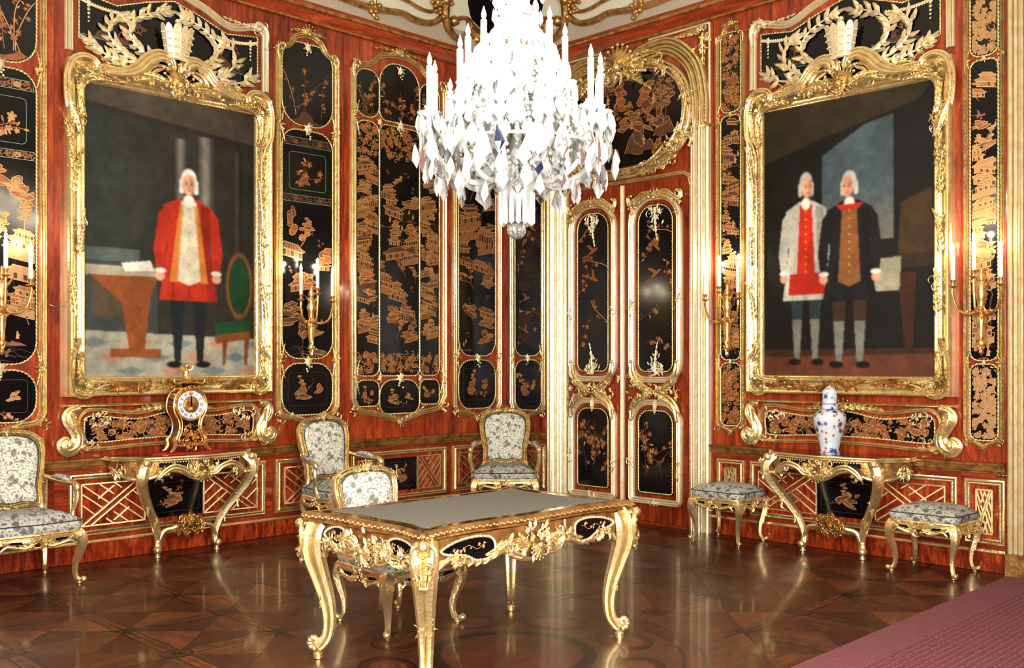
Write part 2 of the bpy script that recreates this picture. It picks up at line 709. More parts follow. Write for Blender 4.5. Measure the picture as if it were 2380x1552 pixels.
def inset(pts, d):
    P = np.array([tuple(p)[:2] for p in pts], float)
    k = len(P)
    ar = sum(P[i][0] * P[(i + 1) % k][1] - P[(i + 1) % k][0] * P[i][1] for i in range(k))
    T = np.roll(P, -1, 0) - np.roll(P, 1, 0)
    T /= np.linalg.norm(T, axis=1)[:, None]
    s = 1 if ar > 0 else -1
    return [(P[i][0] - s * T[i][1] * d, P[i][1] + s * T[i][0] * d) for i in range(k)]


def rrect(x0, x1, y0, y1, rb, rt=None, n=5, p=1.0):
    rt = rb if rt is None else rt
    out = []
    for cx, cy, r, a0 in ((x1 - rb, y0 + rb, rb, -pi / 2), (x1 - rt, y1 - rt, rt, 0), (x0 + rt, y1 - rt, rt, pi / 2), (x0 + rb, y0 + rb, rb, pi)):
        for i in range(n + 1):
            a = a0 + pi / 2 * i / n
            out.append((cx + r * cos(a), cy + r * sin(a)))
    return out

# ------------------------------------------------------------------ the room
WL = link('wall_left', None)
ROT = {'L': 0.0, 'R': -pi / 2}


def wpos(wall, u, v, h=0):
    return (u, -h, v) if wall == 'L' else (-h, -u, v)


CTOP = 4.72
mb = MB()
box(mb, -ROOM, .12, 0, .12, -.05, CTOP + .1)
bpy.data.objects.remove(WL)
WL = mb.build('wall_left', 'red_wood', kind='structure', smooth=0)
mb = MB()
box(mb, 0, ROOM, 0, .12, -.05, CTOP + .1)
WR = mb.build('wall_right', 'red_wood', kind='structure', smooth=0)
WR.rotation_euler = (0, 0, -pi / 2)
WOBJ = {'L': WL, 'R': WR}

# walls behind the camera, with unseen tall windows added to hold the fill lights
for nm, rot, ax in (('wall_south', 0, 's'), ('wall_west', -pi / 2, 'w')):
    mb = MB()
    xs = [-ROOM] + sum([[c - .65, c + .65] for a, c in WIN if a == ax], []) + [.0]
    for i in range(0, len(xs), 2):
        box(mb, xs[i], xs[i + 1], -ROOM - .2, -ROOM, -.05, CTOP + .1)
    for i in range(1, len(xs) - 1, 2):
        box(mb, xs[i], xs[i + 1], -ROOM - .2, -ROOM, -.05, .6)
        box(mb, xs[i], xs[i + 1], -ROOM - .2, -ROOM, 3.8, CTOP + .1)
    if ax == 'w':
        mb.v = [(p[1], p[0], p[2]) for p in mb.v]
        mb.f = [f[::-1] for f in mb.f]
    mb.build(nm, 'back_wall', kind='structure', smooth=0)
for i, (a, c) in enumerate(WIN):
    fr, pn = MB(), MB()
    box(pn, c - .65, c + .65, -ROOM - .12, -ROOM - .1, .6, 3.8)
    for x in (c - .62, c, c + .62):
        box(fr, x - .04, x + .04, -ROOM - .09, -ROOM - .02, .6, 3.8)
    for z in (.64, 1.7, 2.75, 3.76):
        box(fr, c - .65, c + .65, -ROOM - .09, -ROOM - .03, z - .035, z + .035)
    if a == 'w':
        for q in (fr, pn):
            q.v = [(p[1], p[0], p[2]) for p in q.v]
            q.f = [f[::-1] for f in q.f]
    f = fr.build('window_%d' % (i + 1), 'enamel', kind='structure', smooth=0)
    pn.build('pane', 'window_pane', f, smooth=0)

# ceiling: grey band below, white above, a deep cove on all four sides
RC = .8


def cove(t):
    a = t * pi / 2
    return .03 + RC * (1 - cos(a)), CTOP + RC * sin(a)


mb = MB()
NT = 14
for i in range(NT + 1):
    h, z = cove(i / NT)
    mb.v += [(-h, -h, z), (-ROOM + h, -h, z), (-ROOM + h, -ROOM + h, z), (-h, -ROOM + h, z)]
for i in range(NT):
    for j in range(4):
        k = (j + 1) % 4
        mb.f.append((i * 4 + j, i * 4 + k, i * 4 + 4 + k, i * 4 + 4 + j))
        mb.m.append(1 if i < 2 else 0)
mb.f.append(tuple(NT * 4 + j for j in range(4)))
mb.m.append(0)
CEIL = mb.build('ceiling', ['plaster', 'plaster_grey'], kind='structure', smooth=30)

# cornice of red wood between two gilt strips, on each wall
for wl, nm, u0, u1 in (('L', 'trim_1', -ROOM, -.001), ('R', 'trim_2', .001, ROOM)):
    mb = MB()
    mould(mb, [(u0, 4.55), (u1, 4.55)], [(0, 0), (0, .015), (.01, .03), (.10, .045), (.14, .06), (.17, .06), (.17, 0)])
    t = mb.build(nm, 'red_wood_cross', kind='structure')
    t.rotation_euler = (0, 0, ROT[wl])
    mb = MB()
    mould(mb, [(u0, 4.555), (u1, 4.555)], [(a, .022 + b) for a, b in reeds(.012, .02, 1)])
    mb.build('gilt_strip', 'gold_old', t)
    mb = MB()
    mould(mb, [(u0, 4.675), (u1, 4.675)], [(a, .05 + b) for a, b in reeds(.018, .025, 1)])
    mb.build('gilt_strip', 'gold_old', t)

# veneered fields of the walls, dado rail, base
BAYS = {'L': [-8.3, -5.46, -4.70, -2.855, -2.105, -.815, -.004], 'R': [.004, .615, 2.625, 2.97, 4.765, 5.09, 5.1]}
for wl in 'LR':
    B = BAYS[wl]
    for a, b in zip(B[:-1], B[1:]):
        door = wl == 'R' and (abs(a - .615) < .01 or a > 5)
        if door:
            continue
        for v0, v1, mt in ((.79, 4.55, 'red_wood'), (.165, .715, 'red_wood_cross')):
            mb = MB()
            prism(mb, [(a + .002, v0), (b - .002, v0), (b - .002, v1), (a + .002, v1)], 0, .006)
            mb.build('veneer_panel', mt, WOBJ[wl], smooth=0)
    runs = [(-8.3, -.02)] if wl == 'L' else [(.02, .625), (2.60, 5.075)]
    bb = link('baseboard_left' if wl == 'L' else 'baseboard_right', None, None, (0, 0, 0), (0, 0, ROT[wl]), kind='structure')
    for a, b in zip(B[:-1], B[1:]):
        if wl == 'R' and (abs(a - .615) < .01 or a > 5):
            continue
        mb = MB()
        prism(mb, [(a + .001, .004), (b - .001, .004), (b - .001, .15), (a + .001, .15)], 0, .022)
        mb.build('base_board', 'red_wood_flame', bb, smooth=0)
    for a, b in runs:
        mb = MB()
        mould(mb, [(a, .152), (b, .152)], [(-.014, 0), (-.014, .024), (-.006, .032), (.004, .03), (.012, .026), (.014, 0)])
        mb.build('base_strip', 'gold', bb)
    for a, b in runs:
        mb = MB()
        mould(mb, [(a, .75), (b, .75)], [(-.04, 0), (-.04, .02), (-.03, .022), (-.022, .034), (-.008, .036), (0, .03), (.012, .032), (.018, .05), (.034, .052), (.038, .045), (.038, 0)])
        mb.build('dado_rail', 'gold_old', WOBJ[wl])

# ------------------------------------------------------------------ drawings in gold on black lacquer
def clip_poly(sub, cl):
    out = list(sub)
    k = len(cl)
    for i in range(k):
        ax, ay = cl[i]
        bx, by = cl[(i + 1) % k]
        ex, ey = bx - ax, by - ay
        if ex * ex + ey * ey < 1e-12:
            continue
        inp, out = out, []
        if not inp:
            return []
        for j in range(len(inp)):
            p, q = inp[j - 1], inp[j]
            dp = ex * (p[1] - ay) - ey * (p[0] - ax)
            dq = ex * (q[1] - ay) - ey * (q[0] - ax)
            if (dp >= 0) != (dq >= 0):
                t = dp / (dp - dq)
                out.append((p[0] + (q[0] - p[0]) * t, p[1] + (q[1] - p[1]) * t))
            if dq >= 0:
                out.append(q)
    return out


class Draw:
    """flat gold painting on a lacquer board: polygons cut to the board's outline"""

    def __init__(s, outline, h, rng):
        P = [tuple(p) for p in outline]
        k = len(P)
        ar = sum(P[i][0] * P[(i + 1) % k][1] - P[(i + 1) % k][0] * P[i][1] for i in range(k))
        s.cl = P if ar > 0 else P[::-1]
        s.h, s.r, s.mb, s.z = h, rng, MB(), 0
        s.x0, s.x1 = min(p[0] for p in P), max(p[0] for p in P)
        s.y0, s.y1 = min(p[1] for p in P), max(p[1] for p in P)

    def poly(s, pts, m=0):
        c = clip_poly([tuple(p) for p in pts], s.cl)
        if len(c) < 3:
            return
        k = len(c)
        ar = sum(c[i][0] * c[(i + 1) % k][1] - c[(i + 1) % k][0] * c[i][1] for i in range(k))
        if abs(ar) < 2e-6:
            return
        if ar < 0:
            c = c[::-1]
        s.z = (s.z + 1) % 60
        hh = s.h + .0006 + s.z * .00002
        s.mb.add([W3(p[0], p[1], hh) for p in c], [tuple(range(k))], m)

    def line(s, pts, w, m=1):
        for a, b in zip(pts[:-1], pts[1:]):
            dx, dy = b[0] - a[0], b[1] - a[1]
            l = math.hypot(dx, dy) + 1e-9
            nx, ny = -dy / l * w / 2, dx / l * w / 2
            ex, ey = dx / l * w * .3, dy / l * w * .3
            s.poly([(a[0] - nx - ex, a[1] - ny - ey), (b[0] - nx + ex, b[1] - ny + ey), (b[0] + nx + ex, b[1] + ny + ey), (a[0] + nx - ex, a[1] + ny - ey)], m)

    def oval(s, x, y, a, b, m=0, n=9, rot=0, jag=0):
        P = []
        for i in range(n):
            t = 2 * pi * i / n
            q = 1 + jag * s.r.uniform(-1, 1)
            dx, dy = a * cos(t) * q, b * sin(t) * q
            P.append((x + dx * cos(rot) - dy * sin(rot), y + dx * sin(rot) + dy * cos(rot)))
        s.poly(P, m)
        return P

    def rock(s, x, y, w, h, f=0, l=1):
        r = s.r
        n = 11
        top = []
        for i in range(1, n):
            t = i / n
            top.append((x - w / 2 + w * t + r.uniform(-.03, .03) * w, y + h * (sin(pi * t) ** .6) * (.62 + .38 * sin(t * 9 + x * 31)) * r.uniform(.75, 1.1)))
        P = [(x - w / 2, y)] + top + [(x + w / 2, y)]
        s.poly(P, f)
        s.line(P, .005, l)
        for k in range(4):
            q = .84 - .2 * k
            s.line([(x + (p[0] - x) * q + r.uniform(-.006, .006), y + (p[1] - y) * q) for p in P[1 + k:-1 - k]], .0035, l if k % 2 else 5)

    def cliff(s, x, y, w, h, f=0, l=1):
        """heap of rounded rocks with contour lines"""
        r = s.r
        for k in range(6):
            t = k / 5
            a, b = w * r.uniform(.22, .38) * (1.15 - .5 * t), h * r.uniform(.13, .22)
            cx, cy = x + r.uniform(-.3, .3) * w * (1 - .4 * t), y + h * (.1 + .8 * t)
            rot = r.uniform(-.5, .5)
            P = s.oval(cx, cy, a, b, r.choice((f, f, 2)), 11, rot, .16)
            s.line(P + P[:1], .0045, l)
            for q in (.72, .45):
                Q = [(cx + (p[0] - cx) * q, cy + (p[1] - cy) * q) for p in P]
                s.line(Q[:8], .003, r.choice((l, 5, 5)))

    def hall(s, x, y, w, fl=1, f=0, l=1, sg=1):
        for k in range(fl):
            h = w * .3
            up = w * .2 * sg
            A, B = (x - w / 2, y), (x + w / 2, y + up)
            X = lambda t, v: (A[0] + (B[0] - A[0]) * t, A[1] + (B[1] - A[1]) * t + v)
            s.poly([X(0, 0), X(1, 0), X(1, h), X(0, h)], s.r.choice((f, f, 2)))
            n = 6
            for i in range(n):
                if i % 2:
                    s.poly([X((i + .12) / n, h * .12), X((i + .88) / n, h * .12), X((i + .88) / n, h * .8), X((i + .12) / n, h * .8)], 5)
            for i in range(n + 1):
                s.line([X(i / n, 0), X(i / n, h)], .0045, l)
            for v in (0, .14, .86):
                s.line([X(0, h * v), X(1, h * v)], .0035, l)
            e = .13
            rf = [X(-e, h + w * .05), X(-.04, h * .96), X(1.04, h * .96), X(1 + e, h + w * .05), X(.9, h + w * .13), X(.84, h + w * .22), X(.16, h + w * .22), X(.1, h + w * .13)]
            s.poly(rf, s.r.choice((2, 2, f)))
            s.line(rf + rf[:1], .005, l)
            for i in range(9):
                t = i / 8
                s.line([X(t, h), X(.16 + .68 * t, h + w * .21)], .003, l)
            y += h + w * .12 + up * .3
            w *= .68

    def terrace(s, x, y, w, h, f=0, l=1, sg=1):
        up = w * .22 * sg
        X = lambda t, v: (x - w / 2 + w * t, y + up * t + v)
        s.poly([X(0, 0), X(1, 0), X(1, h), X(0, h)], f)
        for i in range(5):
            s.line([X(0, h * i / 4), X(1, h * i / 4)], .003, l)
        n = 9
        for i in range(n + 1):
            s.line([X(i / n, h), X(i / n, h + .03)], .0035, l)
        s.line([X(0, h + .03), X(1, h + .03)], .004, l)

    def tree(s, x, y, h, f=2, l=1):
        r = s.r
        p = clo((x, y), pi / 2 + r.uniform(-.25, .25), [(h * .5, r.uniform(-3, 3) / h, r.uniform(-3, 3) / h), (h * .5, r.uniform(-3, 3) / h, 0)], h / 10)
        s.line(p, .014 * min(1, h * 2), 0)
        for i in range(3, len(p), 2):
            for sg in (-1, 1):
                if r.random() < .75:
                    L = h * r.uniform(.12, .28)
                    q = clo(p[i], pi / 2 + sg * r.uniform(.6, 1.3), [(L, sg * -1.5 / L, 0)], L / 3)
                    s.line(q, .007, 0)
                    e = q[-1]
                    for k in range(3):
                        a, b = h * r.uniform(.06, .11), h * r.uniform(.03, .05)
                        ex, ey = e[0] + r.uniform(-.5, .5) * a * 2, e[1] + r.uniform(-.5, .5) * b * 2
                        P = s.oval(ex, ey, a, b, f, 10, 0, .25)
                        s.line(P + P[:1], .004, l)

    def pagoda(s, x, y, w, fl=2, f=0, l=1):
        for i in range(fl):
            hh = w * .34
            s.poly([(x - w / 2, y), (x + w / 2, y), (x + w / 2, y + hh), (x - w / 2, y + hh)], f)
            k = 5
            for j in range(k + 1):
                q = x - w / 2 + w * j / k
                s.line([(q, y), (q, y + hh)], .006, l)
            s.line([(x - w / 2, y + hh * .45), (x + w / 2, y + hh * .45)], .004, l)
            for j in (1, 3):
                s.poly([(x - w / 2 + w * (j + .15) / k, y + hh * .08), (x - w / 2 + w * (j + .85) / k, y + hh * .08), (x - w / 2 + w * (j + .85) / k, y + hh * .8), (x - w / 2 + w * (j + .15) / k, y + hh * .8)], 5)
            y += hh
            e = w * .68
            rf = [(x - e, y + w * .06), (x - e * .72, y), (x + e * .72, y), (x + e, y + w * .06), (x + w * .42, y + w * .16), (x + w * .32, y + w * .24), (x - w * .32, y + w * .24), (x - w * .42, y + w * .16)]
            s.poly(rf, 2 if f == 0 else f)
            s.line(rf + rf[:1], .007, l)
            for j in range(7):
                q = -1 + 2 * j / 6
                s.line([(x + q * e * .75, y + .003), (x + q * w * .32, y + w * .23)], .004, l)
            y += w * .24
            w *= .72
        s.line([(x, y), (x, y + w * .25)], .008, l)

    def person(s, x, y, h, m=1):
        s.poly([(x - h * .2, y), (x + h * .22, y), (x + h * .12, y + h * .7), (x - h * .1, y + h * .7)], m)
        s.oval(x, y + h * .82, h * .1, h * .13, m, 7)
        s.line([(x + h * .1, y + h * .6), (x + h * .3, y + h * .42)], h * .09, m)

    def cloud(s, x, y, w, l=2):
        for k in range(4):
            q = clo((x + s.r.uniform(-.4, .4) * w, y + k * w * .12), s.r.uniform(0, pi), [(w * .8, 5 / w, 16 / w)], w / 14)
            s.line(q, .006, l)

    def bird(s, x, y, L, a=0, m=1):
        ca, sa = cos(a), sin(a)
        T = lambda p: (x + (p[0] * ca - p[1] * sa) * L, y + (p[0] * sa + p[1] * ca) * L)
        s.poly([T(p) for p in ((-.5, 0), (-.1, .1), (.35, .09), (.5, 0), (.35, -.08), (-.1, -.1))], m)
        s.poly([T(p) for p in ((-.05, .05), (.2, .05), (-.05, .5), (-.3, .62))], m)
        s.poly([T(p) for p in ((-.4, 0), (-.95, .12), (-.8, 0), (-.95, -.12))], m)

    def bloom(s, x, y, r, m=0, c=1):
        a0 = s.r.uniform(0, 6)
        for i in range(5):
            a = a0 + 2 * pi * i / 5
            s.oval(x + cos(a) * r * .55, y + sin(a) * r * .55, r * .5, r * .36, m, 7, a, .1)
        s.oval(x, y, r * .28, r * .28, c, 6)

    def branch(s, x, y, a, L, fl=.03, m=0, l=1, curv=1.5, dens=1.0):
        r = s.r
        p = clo((x, y), a, [(L * .5, r.uniform(-curv, curv) / L * 2, 0), (L * .5, 0, r.uniform(-curv, curv) / L * 2)], L / 14)
        s.line(p, .007, 2 if m == 0 else l)
        for i in range(2, len(p)):
            if r.random() < .75 * dens:
                an = r.uniform(0, 2 * pi)
                q = (p[i][0] + cos(an) * fl * 1.2, p[i][1] + sin(an) * fl * 1.2)
                s.line([p[i], q], .004, 2)
                if r.random() < .45:
                    s.bloom(q[0], q[1], fl * r.uniform(.6, 1.15), m, l)
                else:
                    s.oval(q[0], q[1], fl * .7, fl * .28, r.choice((m, l, 2)), 7, an)
        return p

    def scrolls(s, n, fl=.03, m=0, l=1):
        r = s.r
        for i in range(n):
            x, y = r.uniform(s.x0, s.x1), r.uniform(s.y0, s.y1)
            k = r.random()
            if k < .22:
                s.bloom(x, y, fl * r.uniform(.9, 1.6), m, l)
            elif k < .62:
                s.oval(x, y, fl * r.uniform(.5, .95), fl * r.uniform(.2, .36), r.choice((m, m, l, 2)), 7, r.uniform(0, pi))
            elif k < .8:
                q = clo((x, y), r.uniform(0, 6), [(fl * 3.6, 3 / fl * .2, 16 / fl * .1)], fl * .35)
                s.line(q, .005, l)
            else:
                P = s.oval(x, y, fl * r.uniform(.9, 1.5), fl * r.uniform(.7, 1.2), m, 9, 0, .35)
                s.line(P + P[:1], .004, l)

    def band(s, y0, y1, m=2):
        s.line([(s.x0, y0), (s.x1, y0)], .005, 4)
        s.line([(s.x0, y1), (s.x1, y1)], .005, 4)
        n = int((s.x1 - s.x0) * (y1 - y0) * 9000)
        for i in range(n):
            s.oval(s.r.uniform(s.x0, s.x1), s.r.uniform(y0 + .006, y1 - .006), .007, .005, m, 5, s.r.uniform(0, 3))
        for q in (.25, .75):
            s.oval(s.x0 + (s.x1 - s.x0) * q, (y0 + y1) / 2, .03, (y1 - y0) * .33, 0, 8)

    def frame(s, x0, x1, y0, y1, m=4):
        P = rrect(x0, x1, y0, y1, .03, n=2)
        s.line(P + P[:1], .004, m)

    def landscape(s, f=0, l=1, dense=1.0, cols=1):
        r = s.r
        W, H = s.x1 - s.x0, s.y1 - s.y0
        sc = min(.34, max(.2, W * .62))
        dense = dense * (1.6 if W < .3 else 1.0)
        y = s.y0 + .04
        for k in range(int(W * 30)):
            s.line([(r.uniform(s.x0, s.x1), s.y0 + r.uniform(0, .12))] * 1 + [(r.uniform(s.x0, s.x1), s.y0 + r.uniform(0, .12))], .003, 5)
        while y < s.y1 - .08:
            t = (y - s.y0) / H
            m = max(1, int(round(W / .24)))
            for c in range(m):
                x = s.x0 + W * (c + r.uniform(.15, .85)) / m
                yy = y + r.uniform(-.05, .05)
                k = r.random() + (.22 if t > .72 else 0)
                sg = r.choice((-1, 1))
                if k < .27 * dense:
                    if r.random() < .5:
                        s.terrace(x, yy - .06, sc * r.uniform(.7, 1.2), sc * .22, f, l, sg)
                    s.hall(x, yy, sc * r.uniform(.5, .85), r.choice((1, 1, 2, 2)), f, l, sg)
                elif k < .38 * dense:
                    s.pagoda(x, yy, sc * r.uniform(.3, .5), r.choice((2, 3)), f, l)
                elif k < .52:
                    s.cliff(x, yy - .04, sc * r.uniform(.3, .6), sc * r.uniform(.4, .9), r.choice((f, 2)), l)
                elif k < .66:
                    s.cliff(x, yy - .03, sc * r.uniform(.6, 1.1), sc * r.uniform(.25, .45), r.choice((f, f, 2)), l)
                elif k < .84:
                    s.tree(x, yy - .03, sc * r.uniform(.5, .95), r.choice((2, 2, f)), l)
                elif k < .92:
                    s.rock(x, yy - .04, sc * .8, sc * .12, 2, 2)
                    for q in range(r.choice((2, 3))):
                        s.person(x + r.uniform(-.1, .1), yy + r.uniform(-.02, .06), r.uniform(.045, .07), l)
                elif k < 1.02:
                    s.cloud(x, yy, sc * .3, 2)
                elif k < 1.1:
                    s.bird(x, yy, .07, r.uniform(-.6, .6), 2)
            y += sc * r.uniform(.34, .5) / dense

    def plaque(s, f=0, l=1):
        W, H = s.x1 - s.x0, s.y1 - s.y0
        s.frame(s.x0 + W * .1, s.x1 - W * .1, s.y0 + H * .16, s.y1 - H * .16, 5)
        s.cliff(s.x0 + W * .35, s.y0 + H * .3, W * .34, H * .24, f, l)
        s.tree(s.x0 + W * .34, s.y0 + H * .38, H * .36, f, l)
        s.cliff(s.x0 + W * .72, s.y0 + H * .42, W * .2, H * .18, f, l)
        s.branch(s.x0 + W * .25, s.y0 + H * .3, .1, W * .5, .018, f, l)

    def done(s, parent, origin, mats=None):
        if s.mb.v:
            return s.mb.build('gilt_drawing', mats or DRAW, parent, origin, smooth=0)


BEIGE = ['draw_beige', 'draw_line', 'draw_fill', 'draw_beige', 'draw_green', 'draw_deep']


def rope(mb, path, r, h, closed=True, step=None, m=0):
    """twisted ribbon border: a thin cord with little beads"""
    P = np.array([tuple(p) for p in path], float)
    if closed:
        P = np.vstack([P, P[:1]])
    ptube(mb, P[:-1] if closed else P, r * .55, h, 5, m, closed=closed)
    d = np.hypot(*np.diff(P, axis=0).T)
    s = np.concatenate([[0], np.cumsum(d)])
    step = step or r * 3.4
    n = max(2, int(s[-1] / step))
    for i in range(n):
        t = s[-1] * (i + .5) / n
        j = min(len(d) - 1, np.searchsorted(s, t) - 1)
        q = (t - s[j]) / (d[j] + 1e-9)
        p = P[j] + (P[j + 1] - P[j]) * q
        a = math.atan2(d[j] and (P[j + 1] - P[j])[1], (P[j + 1] - P[j])[0])
        rt = Matrix.Rotation(-a - .5, 3, 'Y')
        blob(mb, W3(p[0], p[1], h + r * .2), (r * 1.5, r * .8, r * .85), m, 1, rt)


def wthing(wall, name, label, cat_, u, v, group=None):
    t = thing(name, label, cat_, wpos(wall, u, v), ROT[wall], group)
    return t, (u, 0, v)


def cell(root, org, outline, kind, rng, h=.012, ropew=.0085, mats=None, rp=True, cols=1):
    """one lacquer board of a panel with its gold painting and its border"""
    mb = MB()
    prism(mb, outline, .004, h)
    b = mb.build('lacquer_board', 'lacquer', root, org, smooth=0)
    d = Draw(inset(outline, .012), h, rng)
    W, H = d.x1 - d.x0, d.y1 - d.y0
    if kind == 'landscape':
        d.landscape(cols=cols)
    elif kind == 'framed':      # a framed flower plaque above, a landscape below
        d.band(d.y1 - .13, d.y1 - .06)
        d.frame(d.x0 + W * .12, d.x1 - W * .12, d.y1 - .52, d.y1 - .19)
        d.branch(d.x0 + W * .3, d.y1 - .45, .9, W * .45, .035)
        d.branch(d.x0 + W * .4, d.y1 - .44, .5, W * .5, .03)
        d.rock(d.x0 + W * .4, d.y1 - .47, W * .3, .1)
        d.band(d.y1 - .63, d.y1 - .57)
        y1 = d.y1
        d.y1 -= .66
        d.landscape(cols=cols)
        d.y1 = y1
    elif kind == 'tall':        # a band of flowers at both ends, a landscape between
        for ya, yb in ((d.y0 + .02, d.y0 + .2), (d.y1 - .3, d.y1)):
            q = Draw(d.cl, h, rng)
            q.y0, q.y1 = ya, yb
            q.scrolls(int(W * (yb - ya) * 1300), .02)
            d.mb.merge(q.mb)
        y0, y1 = d.y0, d.y1
        d.y0, d.y1 = y0 + .32, y1 - .34
        d.landscape(dense=1.35, cols=cols)
        d.y0, d.y1 = y0, y1
    elif kind == 'garden':
        d.rock(d.x0 + W * .5, d.y0, W * .9, H * .16, 2, 2)
        for i in range(4):
            d.branch(d.x0 + W * rng.uniform(.15, .85), d.y0 + H * .1, pi / 2 + rng.uniform(-.4, .4), H * rng.uniform(.5, .85), .022, rng.choice((0, 2)), 1)
        d.bird(d.x0 + W * .5, d.y0 + H * .3, .14, .6, 2)
    elif kind == 'plaque':
        d.plaque()
    elif kind == 'scroll':
        d.scrolls(int(W * H * 1500), .022)
    elif kind == 'blossom':
        k = max(2, int(H / .33))
        for i in range(k):
            sd = i % 2
            y = d.y0 + H * (i + rng.uniform(.2, .6)) / k
            d.branch(d.x1 if sd else d.x0, y, (pi - .6) if sd else .6, W * rng.uniform(.7, 1.1), .024, rng.choice((0, 0, 2)), 1, dens=.8)
            if rng.random() < .5:
                d.bird(d.x0 + W * rng.uniform(.3, .7), y + H / k * .5, .12, rng.uniform(-.8, .8), 0)
    elif kind == 'leafy':
        for i in range(5):
            d.branch(d.x0 + W * rng.uniform(.1, .9), d.y0 + H * .02, pi / 2 + rng.uniform(-.5, .5), H * rng.uniform(.5, .95), .03, 0, 1, dens=.9)
    d.done(b, org, mats)
    if rp:
        mb = MB()
        rope(mb, inset(outline, -.001), ropew, h)
        mb.build('rope_border', 'gold_rope', b, org)
    return b


def clasp(mb, u, v, h, s, rng):
    """small gilt bouquet"""
    flower(mb, u, v, h + s * .2, s * .55, 6)
    for a in (-.5, -1.2, -1.9, -2.6, .6, 2.5, 1.57):
        leaf(mb, u, v, h, a, s * rng.uniform(.8, 1.3), s * .5, bend=rng.uniform(-.6, .6))
    for k in range(3):
        blob(mb, W3(u + rng.uniform(-.5, .5) * s, v - s * (.9 + .35 * k), h + s * .2), s * .2)

# ------------------------------------------------------------------ ceiling stucco
def C3(wall, u, t, lift=0):
    a = t * pi / 2
    h = .03 + (RC - lift) * (1 - cos(a)) + lift
    z = CTOP + (RC - lift) * sin(a)
    return wpos(wall, u, z, h)


def stucco(wall, ctrl, rad, n=7, lift=.02, name='stucco_scroll', mt='gold_old'):
    mb = MB()
    pts = cat(ctrl, 6)
    tube(mb, [C3(wall, p[0], p[1], lift) for p in pts], rad, n)
    for p in (pts[0], pts[-1]):
        blob(mb, C3(wall, p[0], p[1], lift + .01), (rad[0] if hasattr(rad, '__len__') else rad) * 1.2)
    return mb.build(name, mt, CEIL)


CV = [
    ([(3.2, .12), (2.6, .13), (2.22, .107), (1.98, .095), (1.75, .10), (1.48, .128), (1.34, .11), (1.2, .108), (1.07, .135), (.97, .2)], .033),
    ([(2.2, .27), (1.75, .25), (1.45, .23), (1.26, .204), (1.12, .21), (1.06, .26), (1.1, .30), (1.15, .28)], .02),
    ([(.99, .33), (.96, .25), (.94, .2), (.87, .118), (.776, .07), (.71, .073), (.64, .12), (.588, .198), (.646, .24), (.73, .235), (.83, .193)], [.05, .042, .03, .025, .022]),
    ([(.74, .02), (.70, .05), (.66, .03)], .02),
    ([(1.82, .095), (1.80, .05), (1.77, .03)], .02),
    ([(1.80, .1), (1.80, .2), (1.77, .32)], .02),
]
rg = random.Random(3)
for wl, sg in (('L', -1), ('R', 1)):
    for ctrl, rad in CV:
        stucco(wl, [(sg * a, b) for a, b in ctrl], rad)
    for (a, b) in ((1.82, .1), (1.05, .26), (.97, .34)):
        mb = MB()
        for k in range(9):
            blob(mb, C3(wl, sg * (a + rg.uniform(-.07, .07)), b + rg.uniform(-.04, .04), .03), (.03, .03, .03))
        mb.build('stucco_flower', 'gold_old', CEIL)
# corner cartouche across the two coves
e1 = Vector((1, -1, 0)).normalized()
e2 = Vector((-.5, -.5, .72)).normalized()
e3 = e1.cross(e2)
if e3.z > 0:
    e3 = -e3
cc = Vector((-.43, -.43, 5.20)) + e3 * .02


def cart(a, b, k):
    return [tuple(cc + e1 * (a * cos(t) * (1 + .06 * cos(4 * t))) + e2 * (b * sin(t)) + e3 * k) for t in np.linspace(0, 2 * pi, 49)[:-1]]


mb = MB()
o1, o2 = cart(.46, .44, .01), cart(.46, .44, -.06)
mb.add(o1 + o2, [tuple(range(48)), tuple(range(95, 47, -1))] + [(i, (i + 1) % 48, 48 + (i + 1) % 48, 48 + i) for i in range(48)])
cb = mb.build('corner_cartouche', 'lacquer', CEIL, smooth=0)
mb = MB()
tube(mb, cart(.53, .5, .01), .075, 8, closed=True)
tube(mb, cart(.60, .57, .0), .03, 6, closed=True)
for t in np.linspace(0, 2 * pi, 30):
    p = cc + e1 * (.53 * cos(t)) + e2 * (.5 * sin(t)) + e3 * .06
    blob(mb, p, (.05, .05, .035), 0)
mb.build('cartouche_frame', 'gold_old', cb)
mb = MB()
tube(mb, cart(.435, .41, .012), .008, 5, closed=True)
mb.build('cartouche_line', 'gold_rope', cb)

# ------------------------------------------------------------------ tall lacquer panels
def shaped(u0, u1, v0, v1, sh, bt, n=6):
    """frame outline: straight sides, arched and shouldered top, curved bottom"""
    c, w = (u0 + u1) / 2, (u1 - u0) / 2
    s = v1 - sh
    top = cat([(u1, s - .02), (u1 - w * .12, s + sh * .18), (u1 - w * .38, s + sh * .38), (u1 - w * .6, s + sh * .82), (c, v1), (u0 + w * .6, s + sh * .82), (u0 + w * .38, s + sh * .38), (u0 + w * .12, s + sh * .18), (u0, s - .02)], n)
    b = v0 + bt
    bot = cat([(u0, b), (u0 + w * .15, v0 + bt * .45), (u0 + w * .5, v0 + bt * .3), (c, v0), (u1 - w * .5, v0 + bt * .3), (u1 - w * .15, v0 + bt * .45), (u1, b)], n)
    return [tuple(p) for p in top] + [tuple(p) for p in bot]


